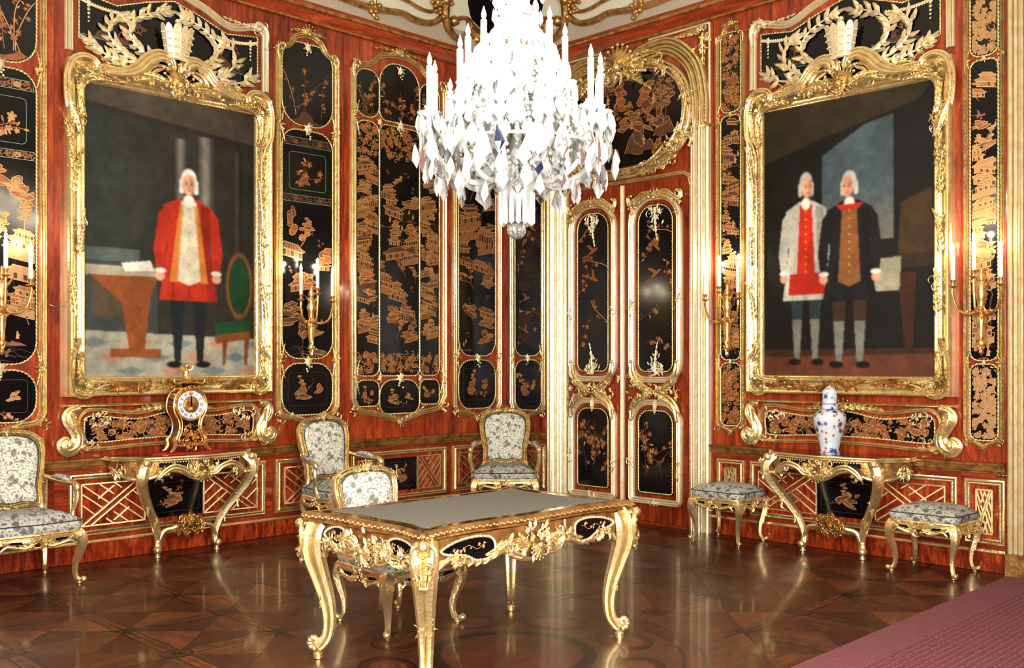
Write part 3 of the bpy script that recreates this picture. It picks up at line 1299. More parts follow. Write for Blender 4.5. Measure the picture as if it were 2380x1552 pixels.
def panel_frame(root, org, u0, u1, v0, v1, sh, bt, fw, divs, rng, mt='gold'):
    mb = MB()
    mould(mb, shaped(u0 + fw, u1 - fw, v0 + fw, v1 - fw, sh, bt), reeds(fw, .038, 3, 4, (.75, 1, .75)), True, .004)
    mb.build('frame', mt, root, org)
    c = (u0 + u1) / 2
    w = (u1 - u0) / 2
    mb = MB()
    acanthus(mb, (c, v1 - fw * .6), .25, w * .55, fw * 2.2, .025, -.5, 4)
    acanthus(mb, (c, v1 - fw * .6), pi - .25, w * .55, fw * 2.2, .025, .5, 4)
    shell(mb, c, v1 - fw, .03, fw * 3.4, .3, pi - .3, 7)
    for sg in (-1, 1):
        x = c + sg * (w - fw)
        ms = MB()
        ribs(ms, [(x, v1 - sh - fw * 4), (x + sg * fw * .4, v1 - sh - fw), (x - sg * fw * .2, v1 - sh + fw), (x - sg * fw * 2, v1 - sh + fw * 1.6), (x - sg * fw * 2.4, v1 - sh + fw * .6)], (0,), fw * .42, .035)
        cluster(ms, x, v1 - sh + .0, .03, fw * 1.2, fw * 1.6, rng, 9, fw * .8)
        ms.build('shoulder_carving', mt, root, org)
    mb.build('cresting', mt, root, org)
    mb = MB()
    shell(mb, c, v0 + fw * 1.2, .03, fw * 2.6, -pi + .3, -.3, 6)
    for sg in (-1, 1):
        acanthus(mb, (c + sg * w * .06, v0 + fw * 1.6), pi / 2 - sg * 1.4, w * .5, fw * 1.8, .025, sg * .5, 4)
        ms = MB()
        cluster(ms, c + sg * (w - fw * 1.2), v0 + bt * .55, .03, fw * 1.2, fw * 2.0, rng, 10, fw * .8)
        ms.build('corner_carving', mt, root, org)
    mb.build('base_carving', mt, root, org)
    for dv in divs:
        for sg in (-1, 1):
            mb = MB()
            x = c + sg * (w - fw * 1.6)
            cluster(mb, x, dv, .028, fw * .9, fw * 2.0, rng, 9, fw * .85)
            acanthus(mb, (x - sg * fw * .5, dv + fw), pi / 2 + sg * .15, fw * 5, fw * 1.3, .03, sg * .2, 3)
            acanthus(mb, (x - sg * fw * .5, dv - fw), -pi / 2 - sg * .15, fw * 5, fw * 1.3, .03, -sg * .2, 3)
            leaf(mb, x, dv, .028, pi / 2 + sg * pi / 2, fw * 2.4, fw * .8)
            mb.build('side_carving', mt, root, org)


def simple_panel(wall, label, u0, u1, v0, v1, d1, d2, fw, mg, seed, kinds, mt='gold', sh=.2, bt=.13, group=None, mats=None, gap=.022):
    rng = random.Random(seed)
    c = (u0 + u1) / 2
    root, org = wthing(wall, 'lacquer_panel', label, 'wall panel', c, v0, group)
    panel_frame(root, org, u0, u1, v0, v1, sh, bt, fw, (d1, d2), rng, mt)
    a, b = u0 + mg, u1 - mg
    w = b - a
    r = w * .36
    tp = v1 - mg * 1.25
    # upper board with its arched head, middle board, lower board with its rounded foot
    up = rrect(a, b, d1 + gap, tp - .02, r, r * .9)
    md = rrect(a, b, d2 + gap, d1 - gap, r * .85, r * .8)
    lo = rrect(a, b, v0 + mg * 1.25, d2 - gap, r * .8, r * .85)
    cell(root, org, up, kinds[0], rng, mats=mats)
    cell(root, org, md, kinds[1], rng, mats=mats)
    cell(root, org, lo, kinds[2], rng, mats=mats)
    for v in (d1, d2):
        mb = MB()
        clasp(mb, c, v, .02, w * .11, rng)
        mb.build('clasp', 'gold_pale', root, org)
    mb = MB()
    clasp(mb, c, tp - .05, .016, w * .09, rng)
    mb.build('clasp', 'gold_pale', root, org)
    return root


simple_panel('L', 'leftmost black lacquer panel with pagodas, cut by the picture edge', -5.405, -4.752, .985, 4.55, 3.64, 1.475, .026, .075, 11, ('garden', 'framed', 'plaque'), mats=BEIGE)
simple_panel('L', 'tall three-part lacquer panel between the red-coat portrait and the wide panel', -2.835, -2.171, .96, 4.46, 3.60, 1.525, .026, .068, 12, ('garden', 'framed', 'plaque'))
simple_panel('L', 'narrow lacquer panel on the left wall next to the room corner', -.775, -.085, .93, 4.46, 3.66, 1.56, .026, .085, 13, ('garden', 'landscape', 'plaque'), 'gold')
simple_panel('R', 'narrow dark lacquer panel between the room corner and the double door', .085, .60, .93, 4.46, 3.66, 1.56, .024, .068, 14, ('garden', 'blossom', 'plaque'), 'gold')
simple_panel('R', 'slim lacquer panel between the double door and the double portrait', 2.655, 2.95, .90, 4.47, 3.68, 1.52, .016, .048, 15, ('scroll', 'landscape', 'scroll'), 'gold', sh=.12, bt=.08, gap=.014)
simple_panel('R', 'slim beige-figured lacquer panel at the right end of the right wall', 4.785, 5.068, .89, 4.5, 3.71, 1.51, .015, .045, 16, ('scroll', 'landscape', 'scroll'), 'gold', sh=.12, bt=.08, mats=BEIGE, gap=.014)

# the wide panel with three columns of boards
rng = random.Random(21)
u0, u1, v0, v1 = -2.04, -.862, .93, 4.50
root, org = wthing('L', 'lacquer_panel', 'wide lacquer panel with golden palaces divided into three columns', 'wall panel', (u0 + u1) / 2, v0)
panel_frame(root, org, u0, u1, v0, v1, .22, .22, .028, (3.80, 1.37), rng)
cols = [(-1.975, -1.707), (-1.699, -1.212), (-1.204, -.955)]
for i, (a, b) in enumerate(cols):
    mid = i == 1
    t = 4.39 if mid else 4.27
    lo = 1.02 if mid else 1.10
    w = b - a
    cell(root, org, rrect(a, b, 3.825, t, w * .16 if mid else w * .42, w * .42), 'garden' if not mid else 'leafy', rng)
    cell(root, org, rrect(a, b, 1.385, 3.785, w * .12 if mid else w * .3, w * .16 if mid else w * .4), 'tall', rng, cols=1)
    cell(root, org, rrect(a, b, lo, 1.345, w * .2, w * .3), 'plaque', rng)
for u, v, s in ((-1.455, 4.33, .05), (-1.455, 3.80, .06), (-1.455, 1.365, .06), (-1.703, 3.80, .035), (-1.208, 3.80, .035), (-1.703, 1.365, .035), (-1.208, 1.365, .035)):
    mb = MB()
    clasp(mb, u, v, .02, s, rng)
    mb.build('clasp', 'gold_pale', root, org)

# ------------------------------------------------------------------ dado panels with fretwork
box_me = MB()
box(box_me, -.5, .5, -.5, .5, -.5, .5)
BAR = box_me.mesh('bar', 'gold', smooth=0)
FRETW = .011


def bar(parent, org, p, q, h=.012, w=FRETW, t=.012):
    dx, dz = q[0] - p[0], q[1] - p[1]
    L = math.hypot(dx, dz)
    o = link('bar', BAR, parent)
    o.location = ((p[0] + q[0]) / 2 - org[0], -(h + t / 2) - org[1], (p[1] + q[1]) / 2 - org[2])
    o.rotation_euler = (0, -math.atan2(dz, dx), 0)
    o.scale = (L + w * .6, t, w)


def fret(parent, org, x0, x1, y0, y1, flip=False):
    """lattice: border, two crossing diagonals and stepped parallels"""
    X = lambda a: x0 + (x1 - x0) * ((1 - a) if flip else a)
    Y = lambda b: y0 + (y1 - y0) * b
    S = [((0, 0), (1, 0)), ((1, 0), (1, 1)), ((1, 1), (0, 1)), ((0, 1), (0, 0)),
         ((0, 0), (.86, 1)), ((.14, 0), (1, 1)), ((0, 1), (.43, .5)), ((.57, .5), (1, 0)),
         ((0, .78), (.33, .395)), ((0, .52), (.2, .26)), ((.67, .605), (1, .22)), ((.8, .76), (1, .5)),
         ((.26, 1), (.5, .72)), ((.5, 1), (.62, .86)), ((.5, .28), (.74, 0)), ((.38, .14), (.5, 0)),
         ((.26, .64), (.5, .92)), ((.5, .08), (.74, .36))]
    for a, b in S:
        bar(parent, org, (X(a[0]), Y(a[1])), (X(b[0]), Y(b[1])))


def dado(wall, u0, u1, v0, v1, plaque_w, seed):
    rng = random.Random(seed)
    mb = MB()
    prism(mb, [(u0 + .03, v0 + .03), (u1 - .03, v0 + .03), (u1 - .03, v1 - .03), (u0 + .03, v1 - .03)], .004, .009)
    d = mb.build('dado_panel', 'red_wood_flame', WOBJ[wall], smooth=0)
    mb = MB()
    mould(mb, [(u0 + .02, v0 + .02), (u1 - .02, v0 + .02), (u1 - .02, v1 - .02), (u0 + .02, v1 - .02)], reeds(.022, .026, 2, 4, (.7, 1)), True, .006)
    mb.build('panel_moulding', 'gold', d)
    a, b, c, e = u0 + .085, u1 - .085, v0 + .075, v1 - .075
    if plaque_w:
        m = (a + b) / 2
        pa, pb = m - plaque_w / 2, m + plaque_w / 2
        mb = MB()
        o = [(pa, c), (pb, c), (pb, e), (pa, e)]
        prism(mb, o, .006, .014)
        pl = mb.build('lacquer_plaque', 'lacquer', d, smooth=0)
        q = Draw(inset(rrect(pa, pb, c, e, .01, n=1), .01), .014, rng)
        W, H = q.x1 - q.x0, q.y1 - q.y0
        q.frame(q.x0 + W * .06, q.x1 - W * .06, q.y0 + H * .1, q.y1 - H * .1, 5)
        q.cliff(q.x0 + W * .5, q.y0 + H * .28, W * .4, H * .3)
        q.tree(q.x0 + W * .45, q.y0 + H * .4, H * .4, 0)
        q.tree(q.x0 + W * .62, q.y0 + H * .4, H * .3, 0)
        q.branch(q.x0 + W * .2, q.y0 + H * .3, .15, W * .6, .016)
        q.mb.build('gilt_drawing', DRAW, pl.parent, smooth=0)
        fret(d, (0, 0, 0), a, pa, c, e)
        fret(d, (0, 0, 0), pb, b, c, e, True)
    else:
        fret(d, (0, 0, 0), a, b, c, e)


dado('L', -5.40, -4.75, .20, .665, 0, 31)
dado('L', -4.59, -2.935, .20, .665, .50, 32)
dado('L', -2.83, -2.17, .20, .665, 0, 33)
dado('L', -2.04, -.862, .20, .665, .42, 34)
dado('L', -.775, -.10, .20, .665, 0, 35)
dado('R', .10, .60, .20, .665, 0, 36)
dado('R', 2.665, 2.945, .20, .665, 0, 37)
dado('R', 3.0, 4.735, .20, .665, .50, 38)
dado('R', 4.79, 5.07, .20, .665, 0, 39)

# ------------------------------------------------------------------ the two paintings
class Canvas:
    def __init__(s, w, h, bg):
        s.w, s.h = w, h
        s.a = np.ones((h, w, 3)) * np.array(bg[:3])
        s.Y, s.X = np.mgrid[0:h, 0:w]
        s.X = (s.X + .5) / w
        s.Y = (s.Y + .5) / h
        s.rs = np.random.RandomState(5)

    def mix(s, mask, c, al=1.0):
        m = (mask * al)[..., None]
        s.a = s.a * (1 - m) + np.array(c[:3]) * m

    def poly(s, pts, c, al=1.0):
        P = np.array(pts, float)
        inside = np.zeros(s.X.shape, bool)
        j = len(P) - 1
        for i in range(len(P)):
            xi, yi, xj, yj = *P[i], *P[j]
            cond = ((yi > s.Y) != (yj > s.Y)) & (s.X < (xj - xi) * (s.Y - yi) / (yj - yi + 1e-12) + xi)
            inside ^= cond
            j = i
        s.mix(inside.astype(float), c, al)

    def oval(s, x, y, rx, ry, c, soft=.25, al=1.0):
        d = ((s.X - x) / rx) ** 2 + ((s.Y - y) / ry) ** 2
        s.mix(np.clip((1 + soft - d) / (2 * soft + 1e-6), 0, 1), c, al)

    def column(s, x0, x1, y0, y1, dark, light):
        m = ((s.X > x0) & (s.X < x1) & (s.Y > y0) & (s.Y < y1)).astype(float)
        t = (s.X - x0) / (x1 - x0)
        g = np.exp(-((t - .35) / .22) ** 2)[..., None]
        s.a = s.a * (1 - m[..., None]) + (np.array(dark[:3]) * (1 - g) + np.array(light[:3]) * g) * m[..., None]

    def blur(s, n):
        for _ in range(n):
            p = np.pad(s.a, ((1, 1), (1, 1), (0, 0)), 'edge')
            s.a = (p[:-2, 1:-1] + p[2:, 1:-1] + p[1:-1, :-2] + p[1:-1, 2:] + 2 * p[1:-1, 1:-1]) / 6

    def strokes(s):
        """uneven brushwork"""
        for n, amp in ((9, .22), (26, .2), (70, .16)):
            g = s.rs.uniform(-1, 1, (int(n * 1.6) + 2, n + 2))
            yy, xx = s.Y * (g.shape[0] - 1.001), s.X * (g.shape[1] - 1.001)
            i, j = yy.astype(int), xx.astype(int)
            a, b = (yy - i), (xx - j)
            v = g[i, j] * (1 - a) * (1 - b) + g[i + 1, j] * a * (1 - b) + g[i, j + 1] * (1 - a) * b + g[i + 1, j + 1] * a * b
            s.a = np.clip(s.a * (1 + amp * v)[..., None], 0, 1)
        s.a = s.a * (1.08 - .3 * np.clip(np.abs(s.X - .5) * 2, 0, 1) ** 3)[..., None]


def to_mesh(cv, u0, u1, v0, v1, h, name, root, org):
    nx, ny = cv.w, cv.h
    xs, ys = np.linspace(u0, u1, nx), np.linspace(v1, v0, ny)
    X, Y = np.meshgrid(xs, ys)
    V = np.stack([X - org[0], np.full_like(X, -h), Y - org[2]], -1).reshape(-1, 3)
    I = np.arange(nx * ny).reshape(ny, nx)
    F = np.stack([I[:-1, :-1], I[1:, :-1], I[1:, 1:], I[:-1, 1:]], -1).reshape(-1, 4)
    me = bpy.data.meshes.new(name)
    me.vertices.add(len(V))
    me.vertices.foreach_set('co', V.ravel())
    me.loops.add(F.size)
    me.loops.foreach_set('vertex_index', F.ravel().astype(np.int32))
    me.polygons.add(len(F))
    me.polygons.foreach_set('loop_start', np.arange(0, F.size, 4, dtype=np.int32))
    me.update(calc_edges=True)
    at = me.color_attributes.new('paint', 'FLOAT_COLOR', 'POINT')
    c = np.concatenate([cv.a.reshape(-1, 3), np.ones((nx * ny, 1))], 1)
    at.data.foreach_set('color', c.ravel())
    me.materials.append(MAT['oil_paint'])
    return link(name, me, root)


def gentleman(c, x, y0, y1, coat, vest, leg, stock, hair, lw=1.0, turn=0):
    """a plain standing figure in a long coat, arms at the sides"""
    H = y1 - y0
    Y = lambda t: y0 + H * t
    q = (.17 * H * lw) * 1.25
    skin = lin(205, 150, 120)
    for sg in (-1, 1):
        xx = x + sg * q * .42
        c.poly([(xx - q * .33, Y(.55)), (xx + q * .33, Y(.55)), (xx + q * .22, Y(.78)), (xx - q * .22, Y(.78))], leg)
        c.poly([(xx - q * .22, Y(.76)), (xx + q * .22, Y(.76)), (xx + q * .12, Y(.96)), (xx - q * .12, Y(.96))], stock)
        c.oval(xx + q * .12 * sg, Y(.975), q * .3, H * .018, lin(16, 14, 14))
    c.poly([(x - q * .95, Y(.2)), (x - q * .3, Y(.155)), (x + q * .3, Y(.155)), (x + q * .95, Y(.2)), (x + q * .8, Y(.4)), (x + q * 1.1, Y(.66)), (x - q * 1.1, Y(.66)), (x - q * .8, Y(.4))], coat)
    dk = tuple(v * .45 for v in coat[:3])
    lt = tuple(min(1, v * 1.35) for v in coat[:3])
    c.poly([(x + q * .45, Y(.18)), (x + q * .95, Y(.2)), (x + q * .8, Y(.4)), (x + q * 1.1, Y(.66)), (x + q * .7, Y(.66)), (x + q * .55, Y(.4))], dk, .7)
    for j in range(5):
        fx = x + q * (-.95 + .3 * j)
        c.poly([(fx + q * .12, Y(.44)), (fx + q * .18, Y(.44)), (fx + q * .1, Y(.66)), (fx - q * .04, Y(.66))], dk if j % 2 else lt, .5)
    c.poly([(x - q * .28, Y(.17)), (x + q * .28, Y(.17)), (x + q * .45, Y(.56)), (x, Y(.585)), (x - q * .45, Y(.56))], vest)
    for j in range(9):
        c.oval(x, Y(.21 + .038 * j), q * .035, H * .005, lin(190, 150, 80))
    for sg in (-1, 1):
        c.poly([(x + sg * q * .8, Y(.19)), (x + sg * q * 1.12, Y(.24)), (x + sg * q * 1.3, Y(.42)), (x + sg * q * 1.18, Y(.52)), (x + sg * q * .92, Y(.52)), (x + sg * q * .85, Y(.4))], coat)
        c.oval(x + sg * q * 1.06, Y(.545), q * .17, H * .022, skin)
        c.oval(x + sg * q * 1.05, Y(.518), q * .2, H * .012, lin(220, 214, 200))
    c.oval(x, Y(.168), q * .2, H * .03, lin(225, 220, 208))
    for sg in (-1, 1):
        for j in range(3):
            c.oval(x + sg * q * .27, Y(.075 + .02 * j), q * .09, H * .015, hair, .4)
    c.oval(x, Y(.058), q * .285, H * .05, hair, .2)
    c.oval(x - q * .02 + turn * q * .06, Y(.085), q * .235, H * .052, skin, .2)
    c.oval(x + q * .12 + turn * q * .1, Y(.09), q * .1, H * .05, lin(165, 110, 86), .6, .6)
    for sg in (-1, 1):
        c.oval(x + turn * q * .1 + sg * q * .1, Y(.083), q * .045, H * .005, lin(80, 56, 46), .6)
        c.oval(x + turn * q * .1 + sg * q * .1, Y(.073), q * .06, H * .003, lin(140, 100, 82), .6)
    c.oval(x + turn * q * .12, Y(.097), q * .035, H * .012, lin(178, 124, 98), .8)
    c.oval(x + turn * q * .1, Y(.115), q * .07, H * .004, lin(158, 84, 74), .6)


def picture_one():
    c = Canvas(230, 364, lin(40, 38, 33))
    c.mix(np.clip(1 - c.X * 2.2, 0, 1), lin(40, 50, 44), .8)
    c.poly([(0, 0), (1, 0), (1, .12), (0, .06)], lin(66, 58, 48))
    c.poly([(0, .06), (1, .12), (1, .14), (0, .08)], lin(40, 34, 30))
    c.column(.50, .60, .14, .62, lin(38, 36, 34), lin(104, 98, 92))
    c.column(.64, .77, .12, .62, lin(40, 38, 36), lin(122, 116, 108))
    c.column(.86, .92, .15, .84, lin(30, 28, 26), lin(58, 54, 48))
    c.poly([(0, .555), (.3, .555), (.3, .60), (0, .60)], lin(78, 88, 84))
    c.poly([(0, .60), (.4, .60), (.4, .86), (0, .84)], lin(54, 60, 60))
    c.poly([(.04, .66), (.2, .66), (.2, .79), (.04, .79)], lin(76, 62, 44))
    c.poly([(0, .84), (1, .86), (1, 1), (0, 1)], lin(150, 146, 130))
    for i in range(5):
        for j in range(3):
            x, y = .05 + i * .24 + j * .1, .88 + j * .05
            c.poly([(x, y - .018), (x + .09, y), (x, y + .02), (x - .08, y)], lin(176, 120, 92) if (i + j) % 2 else lin(92, 108, 112), .8)
    c.poly([(.0, .615), (.42, .615), (.42, .645), (.0, .65)], lin(160, 150, 128))
    c.poly([(.03, .65), (.40, .645), (.36, .72), (.33, .9), (.24, .9), (.2, .74)], lin(126, 66, 28))
    c.poly([(.14, .9), (.42, .9), (.42, .935), (.14, .93)], lin(132, 70, 32))
    c.poly([(.2, .605), (.36, .59), (.38, .625), (.22, .632)], lin(225, 222, 208))
    c.oval(.9, .66, .085, .125, lin(120, 74, 30), .12)
    c.oval(.9, .66, .07, .11, lin(18, 58, 30), .1)
    c.poly([(.74, .80), (.96, .79), (.97, .83), (.75, .85)], lin(22, 66, 36))
    c.poly([(.74, .85), (.97, .83), (.97, .86), (.75, .88)], lin(118, 66, 28))
    for x in (.79, .93):
        c.poly([(x, .86), (x + .035, .86), (x + .02, .96), (x + .0, .96)], lin(112, 62, 26))
    gentleman(c, .585, .24, .975, lin(166, 42, 22), lin(200, 190, 166), lin(20, 30, 34), lin(22, 28, 32), lin(205, 203, 198), 1.02)
    c.poly([(.53, .38), (.555, .38), (.52, .66), (.47, .66)], lin(190, 120, 48), .8)
    c.poly([(.615, .38), (.64, .38), (.70, .66), (.655, .66)], lin(190, 120, 48), .8)
    c.strokes()
    c.blur(2)
    return c


def picture_two():
    c = Canvas(230, 364, lin(20, 19, 19))
    c.poly([(0, 0), (1, 0), (.9, .06), (.4, .13), (0, .2)], lin(46, 40, 26))
    c.poly([(.37, .2), (.62, .11), (.78, .09), (.78, .52), (.37, .52)], lin(64, 78, 84))
    c.mix(((c.X > .37) & (c.X < .78) & (c.Y > .34) & (c.Y < .52)).astype(float) * np.clip((c.Y - .34) * 8, 0, 1), lin(112, 110, 96), .7)
    c.poly([(.82, .40), (.98, .36), (1, .6), (.8, .6)], lin(64, 46, 26))
    c.poly([(0, .9), (1, .9), (1, 1), (0, 1)], lin(92, 52, 36))
    c.poly([(0, .9), (1, .9), (1, .92), (0, .93)], lin(58, 34, 26))
    c.poly([(.62, .585), (1, .575), (1, .62), (.64, .64)], lin(44, 32, 24))
    c.poly([(.8, .64), (.9, .64), (.88, .9), (.84, .9)], lin(58, 32, 20))
    c.poly([(.68, .59), (.82, .585), (.81, .70), (.66, .70)], lin(150, 146, 124))
    gentleman(c, .27, .245, .965, lin(182, 178, 168), lin(182, 40, 22), lin(36, 50, 54), lin(112, 112, 104), lin(176, 174, 168), .86, 1)
    c.poly([(.17, .62), (.37, .62), (.39, .70), (.16, .70)], lin(176, 36, 20))
    gentleman(c, .53, .26, .975, lin(24, 24, 26), lin(126, 80, 44), lin(58, 40, 30), lin(110, 110, 100), lin(178, 174, 166), .95, -1)
    c.poly([(.45, .385), (.61, .385), (.58, .405), (.48, .405)], lin(190, 42, 26))
    c.strokes()
    c.blur(2)
    return c


def corner(mb, u, v, sx, sz, s, rng):
    """carved corner: great C-scrolls round an acanthus, spray of flowers"""
    t = MB()
    ribs(t, [(.06, -.60), (.02, -.47), (-.035, -.36), (-.05, -.22), (-.045, -.08), (-.005, .035), (.08, .085), (.17, .07), (.205, .02), (.18, -.015), (.145, .0)], (-.032, 0, .03), .021, .065, hs=(-.01, .012, 0))
    ribs(t, [(.075, -.44), (.06, -.32), (.065, -.20), (.10, -.12), (.18, -.085), (.30, -.07), (.42, -.075)], (-.016, .014), .016, .06)
    ribs(t, [(.19, .03), (.27, .01), (.36, -.03), (.50, -.045)], (0,), .02, .06)
    shell(t, .07, -.10, .06, .16, 1.0, 3.3, 9)
    acanthus(t, (.05, -.13), -pi / 2 + .05, .3, .085, .06, .25, 6)
    acanthus(t, (.14, -.05), -.05, .3, .08, .06, -.1, 6)
    acanthus(t, (.02, -.02), pi / 2 - .7, .16, .08, .075, -.9, 5)
    cluster(t, .02, -.46, .06, .05, .10, rng, 16, .032)
    cluster(t, .30, -.02, .06, .12, .035, rng, 12, .028)
    cluster(t, .06, -.08, .08, .05, .06, rng, 12, .03)
    M = Matrix(((sx * s, 0, 0, u), (0, 1, 0, 0), (0, 0, sz * s, v), (0, 0, 0, 1)))
    if sx * sz < 0:
        t.f = [f[::-1] for f in t.f]
    mb.merge(t, M)


def imperial(mb, u, v, s):
    """tall crown of upright rounded plates with a band and a knob"""
    n = 6
    for i in range(n):
        a = -pi / 2 + pi * (i + .5) / n + (0)
        d0, d1 = .085, .125
        lo, hi = -.275, .275
        P = []
        for (aa, z) in ((lo, 0), (hi, 0), (hi, .17), (hi * .9, .2), (hi * .5, .23), (0, .24), (lo * .5, .23), (lo * .9, .2), (lo, .17)):
            q = d0 + (d1 - d0) * z / .22
            P.append(((a + aa), q, z))
        vs = [W3(u + sin(x) * q * s, v + z * s, .06 + cos(x) * q * .6 * s) for x, q, z in P]
        vi = [W3(u + sin(x) * (q - .012) * s, v + z * s, .06 + cos(x) * (q - .012) * .6 * s) for x, q, z in P]
        k = len(P)
        mb.add(vs + vi, [tuple(range(k)), tuple(range(2 * k - 1, k - 1, -1))] + [(j, k + j, k + (j + 1) % k, (j + 1) % k) for j in range(k)])
        for z in (.03, .08, .13, .175):
            q = d0 + (d1 - d0) * z / .22 + .004
            for da in (-.09, .09):
                blob(mb, W3(u + sin(a + da) * q * s, v + z * s, .06 + cos(a + da) * q * .6 * s), .009 * s)
    tube(mb, [W3(u, v + (.2 + .06 * sin(t)) * s, .07 + .05 * cos(t)) for t in np.linspace(0, pi, 9)], .016 * s, 6)
    blob(mb, W3(u, v + .275 * s, .07), .022 * s)
    tube(mb, [W3(u + sin(t) * .085 * s, v + .005, .06 + cos(t) * .05 * s) for t in np.linspace(-1.6, 1.6, 12)], .016 * s, 6)


def sprays(mb, u, v, sg, rng, h=.03):
    """two branches of leaves curling away from the crown"""
    X = lambda a, b: (u + sg * a, v + b)
    p = cat([X(.02, -.04), X(.14, .02), X(.23, .10), X(.25, .20), X(.17, .30), X(.04, .36), X(-.03, .38)], 4)
    q = cat([X(.12, -.06), X(.26, -.04), X(.36, .03), X(.42, .12), X(.39, .22), X(.32, .25)], 4)
    o = cat([X(.20, -.07), X(.34, -.08), X(.46, -.05), X(.55, .0)], 4)
    for path in (p, q, o):
        ptube(mb, path, [.013, .011, .008, .005], h, 5)
        for i in range(2, len(path), 2):
            a = math.atan2(path[i][1] - path[i - 1][1], path[i][0] - path[i - 1][0])
            for s2 in (-1, 1):
                if rng.random() < .85:
                    leaf(mb, path[i][0], path[i][1], h, a + s2 * rng.uniform(.6, 1.2), rng.uniform(.075, .115), rng.uniform(.036, .05), bend=-s2 * .5)
        leaf(mb, *path[-1], h, a, .11, .045)


def painting_bay(wall, c, label, over_label, base_label, canvas, seed):
    rng = random.Random(seed)
    iw, ow = .715, .865
    v0, v1 = 1.405, 3.62
    root, org = wthing(wall, 'framed_painting', label, 'painting', c, v0 - .19)
    mb = MB()
    prism(mb, [(c - iw - .02, v0 - .02), (c + iw + .02, v0 - .02), (c + iw + .02, v1 + .02), (c - iw - .02, v1 + .02)], .006, .018)
    mb.build('stretcher', 'ink_black', root, org, smooth=0)
    to_mesh(canvas, c - iw - .005, c + iw + .005, v0 - .005, v1 + .005, .021, 'canvas', root, org)
    # moulded frame: inner slip, cove and outer reeds
    mid = (iw + ow) / 2
    prof = [(-.088, .0), (-.088, .085), (-.075, .098), (-.06, .09), (-.05, .075), (-.035, .088), (-.02, .075), (-.004, .055), (.012, .045), (.03, .05), (.042, .064), (.054, .05), (.062, .04), (.072, .05), (.084, .04), (.088, .018), (.088, 0)]
    mb = MB()
    f = mid - iw
    mould(mb, [(c - mid, v0 - f), (c - mid, v1 + f), (c + mid, v1 + f), (c + mid, v0 - f)], [(-a * .85, b * .85) for a, b in prof][::-1], True, .004)
    mb.build('frame', 'gold', root, org)
    for sx in (-1, 1):
        mb = MB()
        corner(mb, c + sx * (ow - .055), v1 + .10, -sx, 1, .82, rng)
        mb.build('corner_carving', 'gold', root, org)
        mb = MB()
        corner(mb, c + sx * (ow - .06), v0 - .09, -sx, -1, .62, rng)
        mb.build('corner_carving', 'gold', root, org)
        for vv in (2.0, 2.45, 2.9, 3.15):
            mb = MB()
            x = c + sx * (mid + rng.uniform(-.04, .03))
            acanthus(mb, (x, vv - .14), pi / 2 + rng.uniform(-.15, .15), .34, .07, .075, rng.uniform(-.5, .5), 6)
            cluster(mb, x, vv + .1, .08, .03, .07, rng, 8, .024)
            mb.build('side_carving', 'gold', root, org)
    mb = MB()
    t = v1 + f
    for sg in (-1, 1):
        X = lambda a, b: (c + sg * a, t + b)
        ribs(mb, [X(.56, .02), X(.43, .045), (X(.33, .10)), X(.25, .185), X(.15, .235), X(.07, .21), X(.055, .16), X(.09, .14)], (-.034 * sg, 0, .034 * sg), .022, .075, hs=(0, .015, .03))
        ribs(mb, [X(.36, .0), X(.26, .05), X(.2, .12), X(.12, .15)], (-.02 * sg, .02 * sg), .018, .085)
        acanthus(mb, X(.10, .03), (0 if sg > 0 else pi) + sg * .3, .26, .10, .09, -sg * .6, 6)
        acanthus(mb, X(.30, .07), (0 if sg > 0 else pi) - sg * .15, .40, .08, .06, -sg * .15, 7)
        acanthus(mb, X(.40, .10), (0 if sg > 0 else pi) + sg * .2, .22, .07, .05, -sg * .9, 5)
        cluster(mb, c + sg * .22, t + .02, .08, .12, .04, rng, 14, .03)
    shell(mb, c, t + .02, .09, .17, .25, pi - .25, 9)
    shell(mb, c, t + .02, .10, .11, -pi + .3, -.3, 7)
    cluster(mb, c, t + .01, .10, .12, .07, rng, 22, .032)
    mb.build('cresting', 'gold', root, org)
    mb = MB()
    b = v0 - f
    for k in range(9):
        x = c - .5 + .125 * k
        acanthus(mb, (x, b + rng.uniform(-.02, .02)), rng.choice((0, pi)) + rng.uniform(-.2, .2), .2, .07, .075, rng.uniform(-.4, .4), 5)
    cluster(mb, c, b, .08, .6, .03, rng, 30, .028)
    mb.build('bottom_carving', 'gold_old', root, org)

    # overpanel with crown and branches
    root, org = wthing(wall, 'overpanel', over_label, 'wall panel', c, v1 + .2)
    w = .83
    t0 = 4.33
    P = [(c - w, 3.84), (c - w, t0)] + [tuple(p) for p in cat([(c - w, t0), (c - w * .9, t0 + .055), (c - w * .6, t0 + .0), (c - w * .3, t0 + .10), (c, t0 + .16), (c + w * .3, t0 + .10), (c + w * .6, t0 + .0), (c + w * .9, t0 + .055), (c + w, t0)], 6)] + [(c + w, 3.84)]
    mb = MB()
    mould(mb, P, reeds(.032, .04, 3, 4, (.7, 1, .7)), False, .004)
    mb.build('frame', 'gold_pale', root, org)
    for sg in (-1, 1):
        mb = MB()
        X = lambda a, b: (c + sg * a, t0 + b)
        ribs(mb, [X(w, -.12), X(w + .012, -.02), X(w - .01, .05), X(w - .08, .08), X(w - .11, .04), X(w - .07, .03)], (0,), .02, .035)
        acanthus(mb, X(w * .9, .03), (pi if sg > 0 else 0), .32, .06, .035, -sg * .2, 6)
        cluster(mb, *X(w * .92, .04), .03, .06, .03, rng, 10, .026)
        mb.build('frame_carving', 'gold_pale', root, org)
    x = w - .075
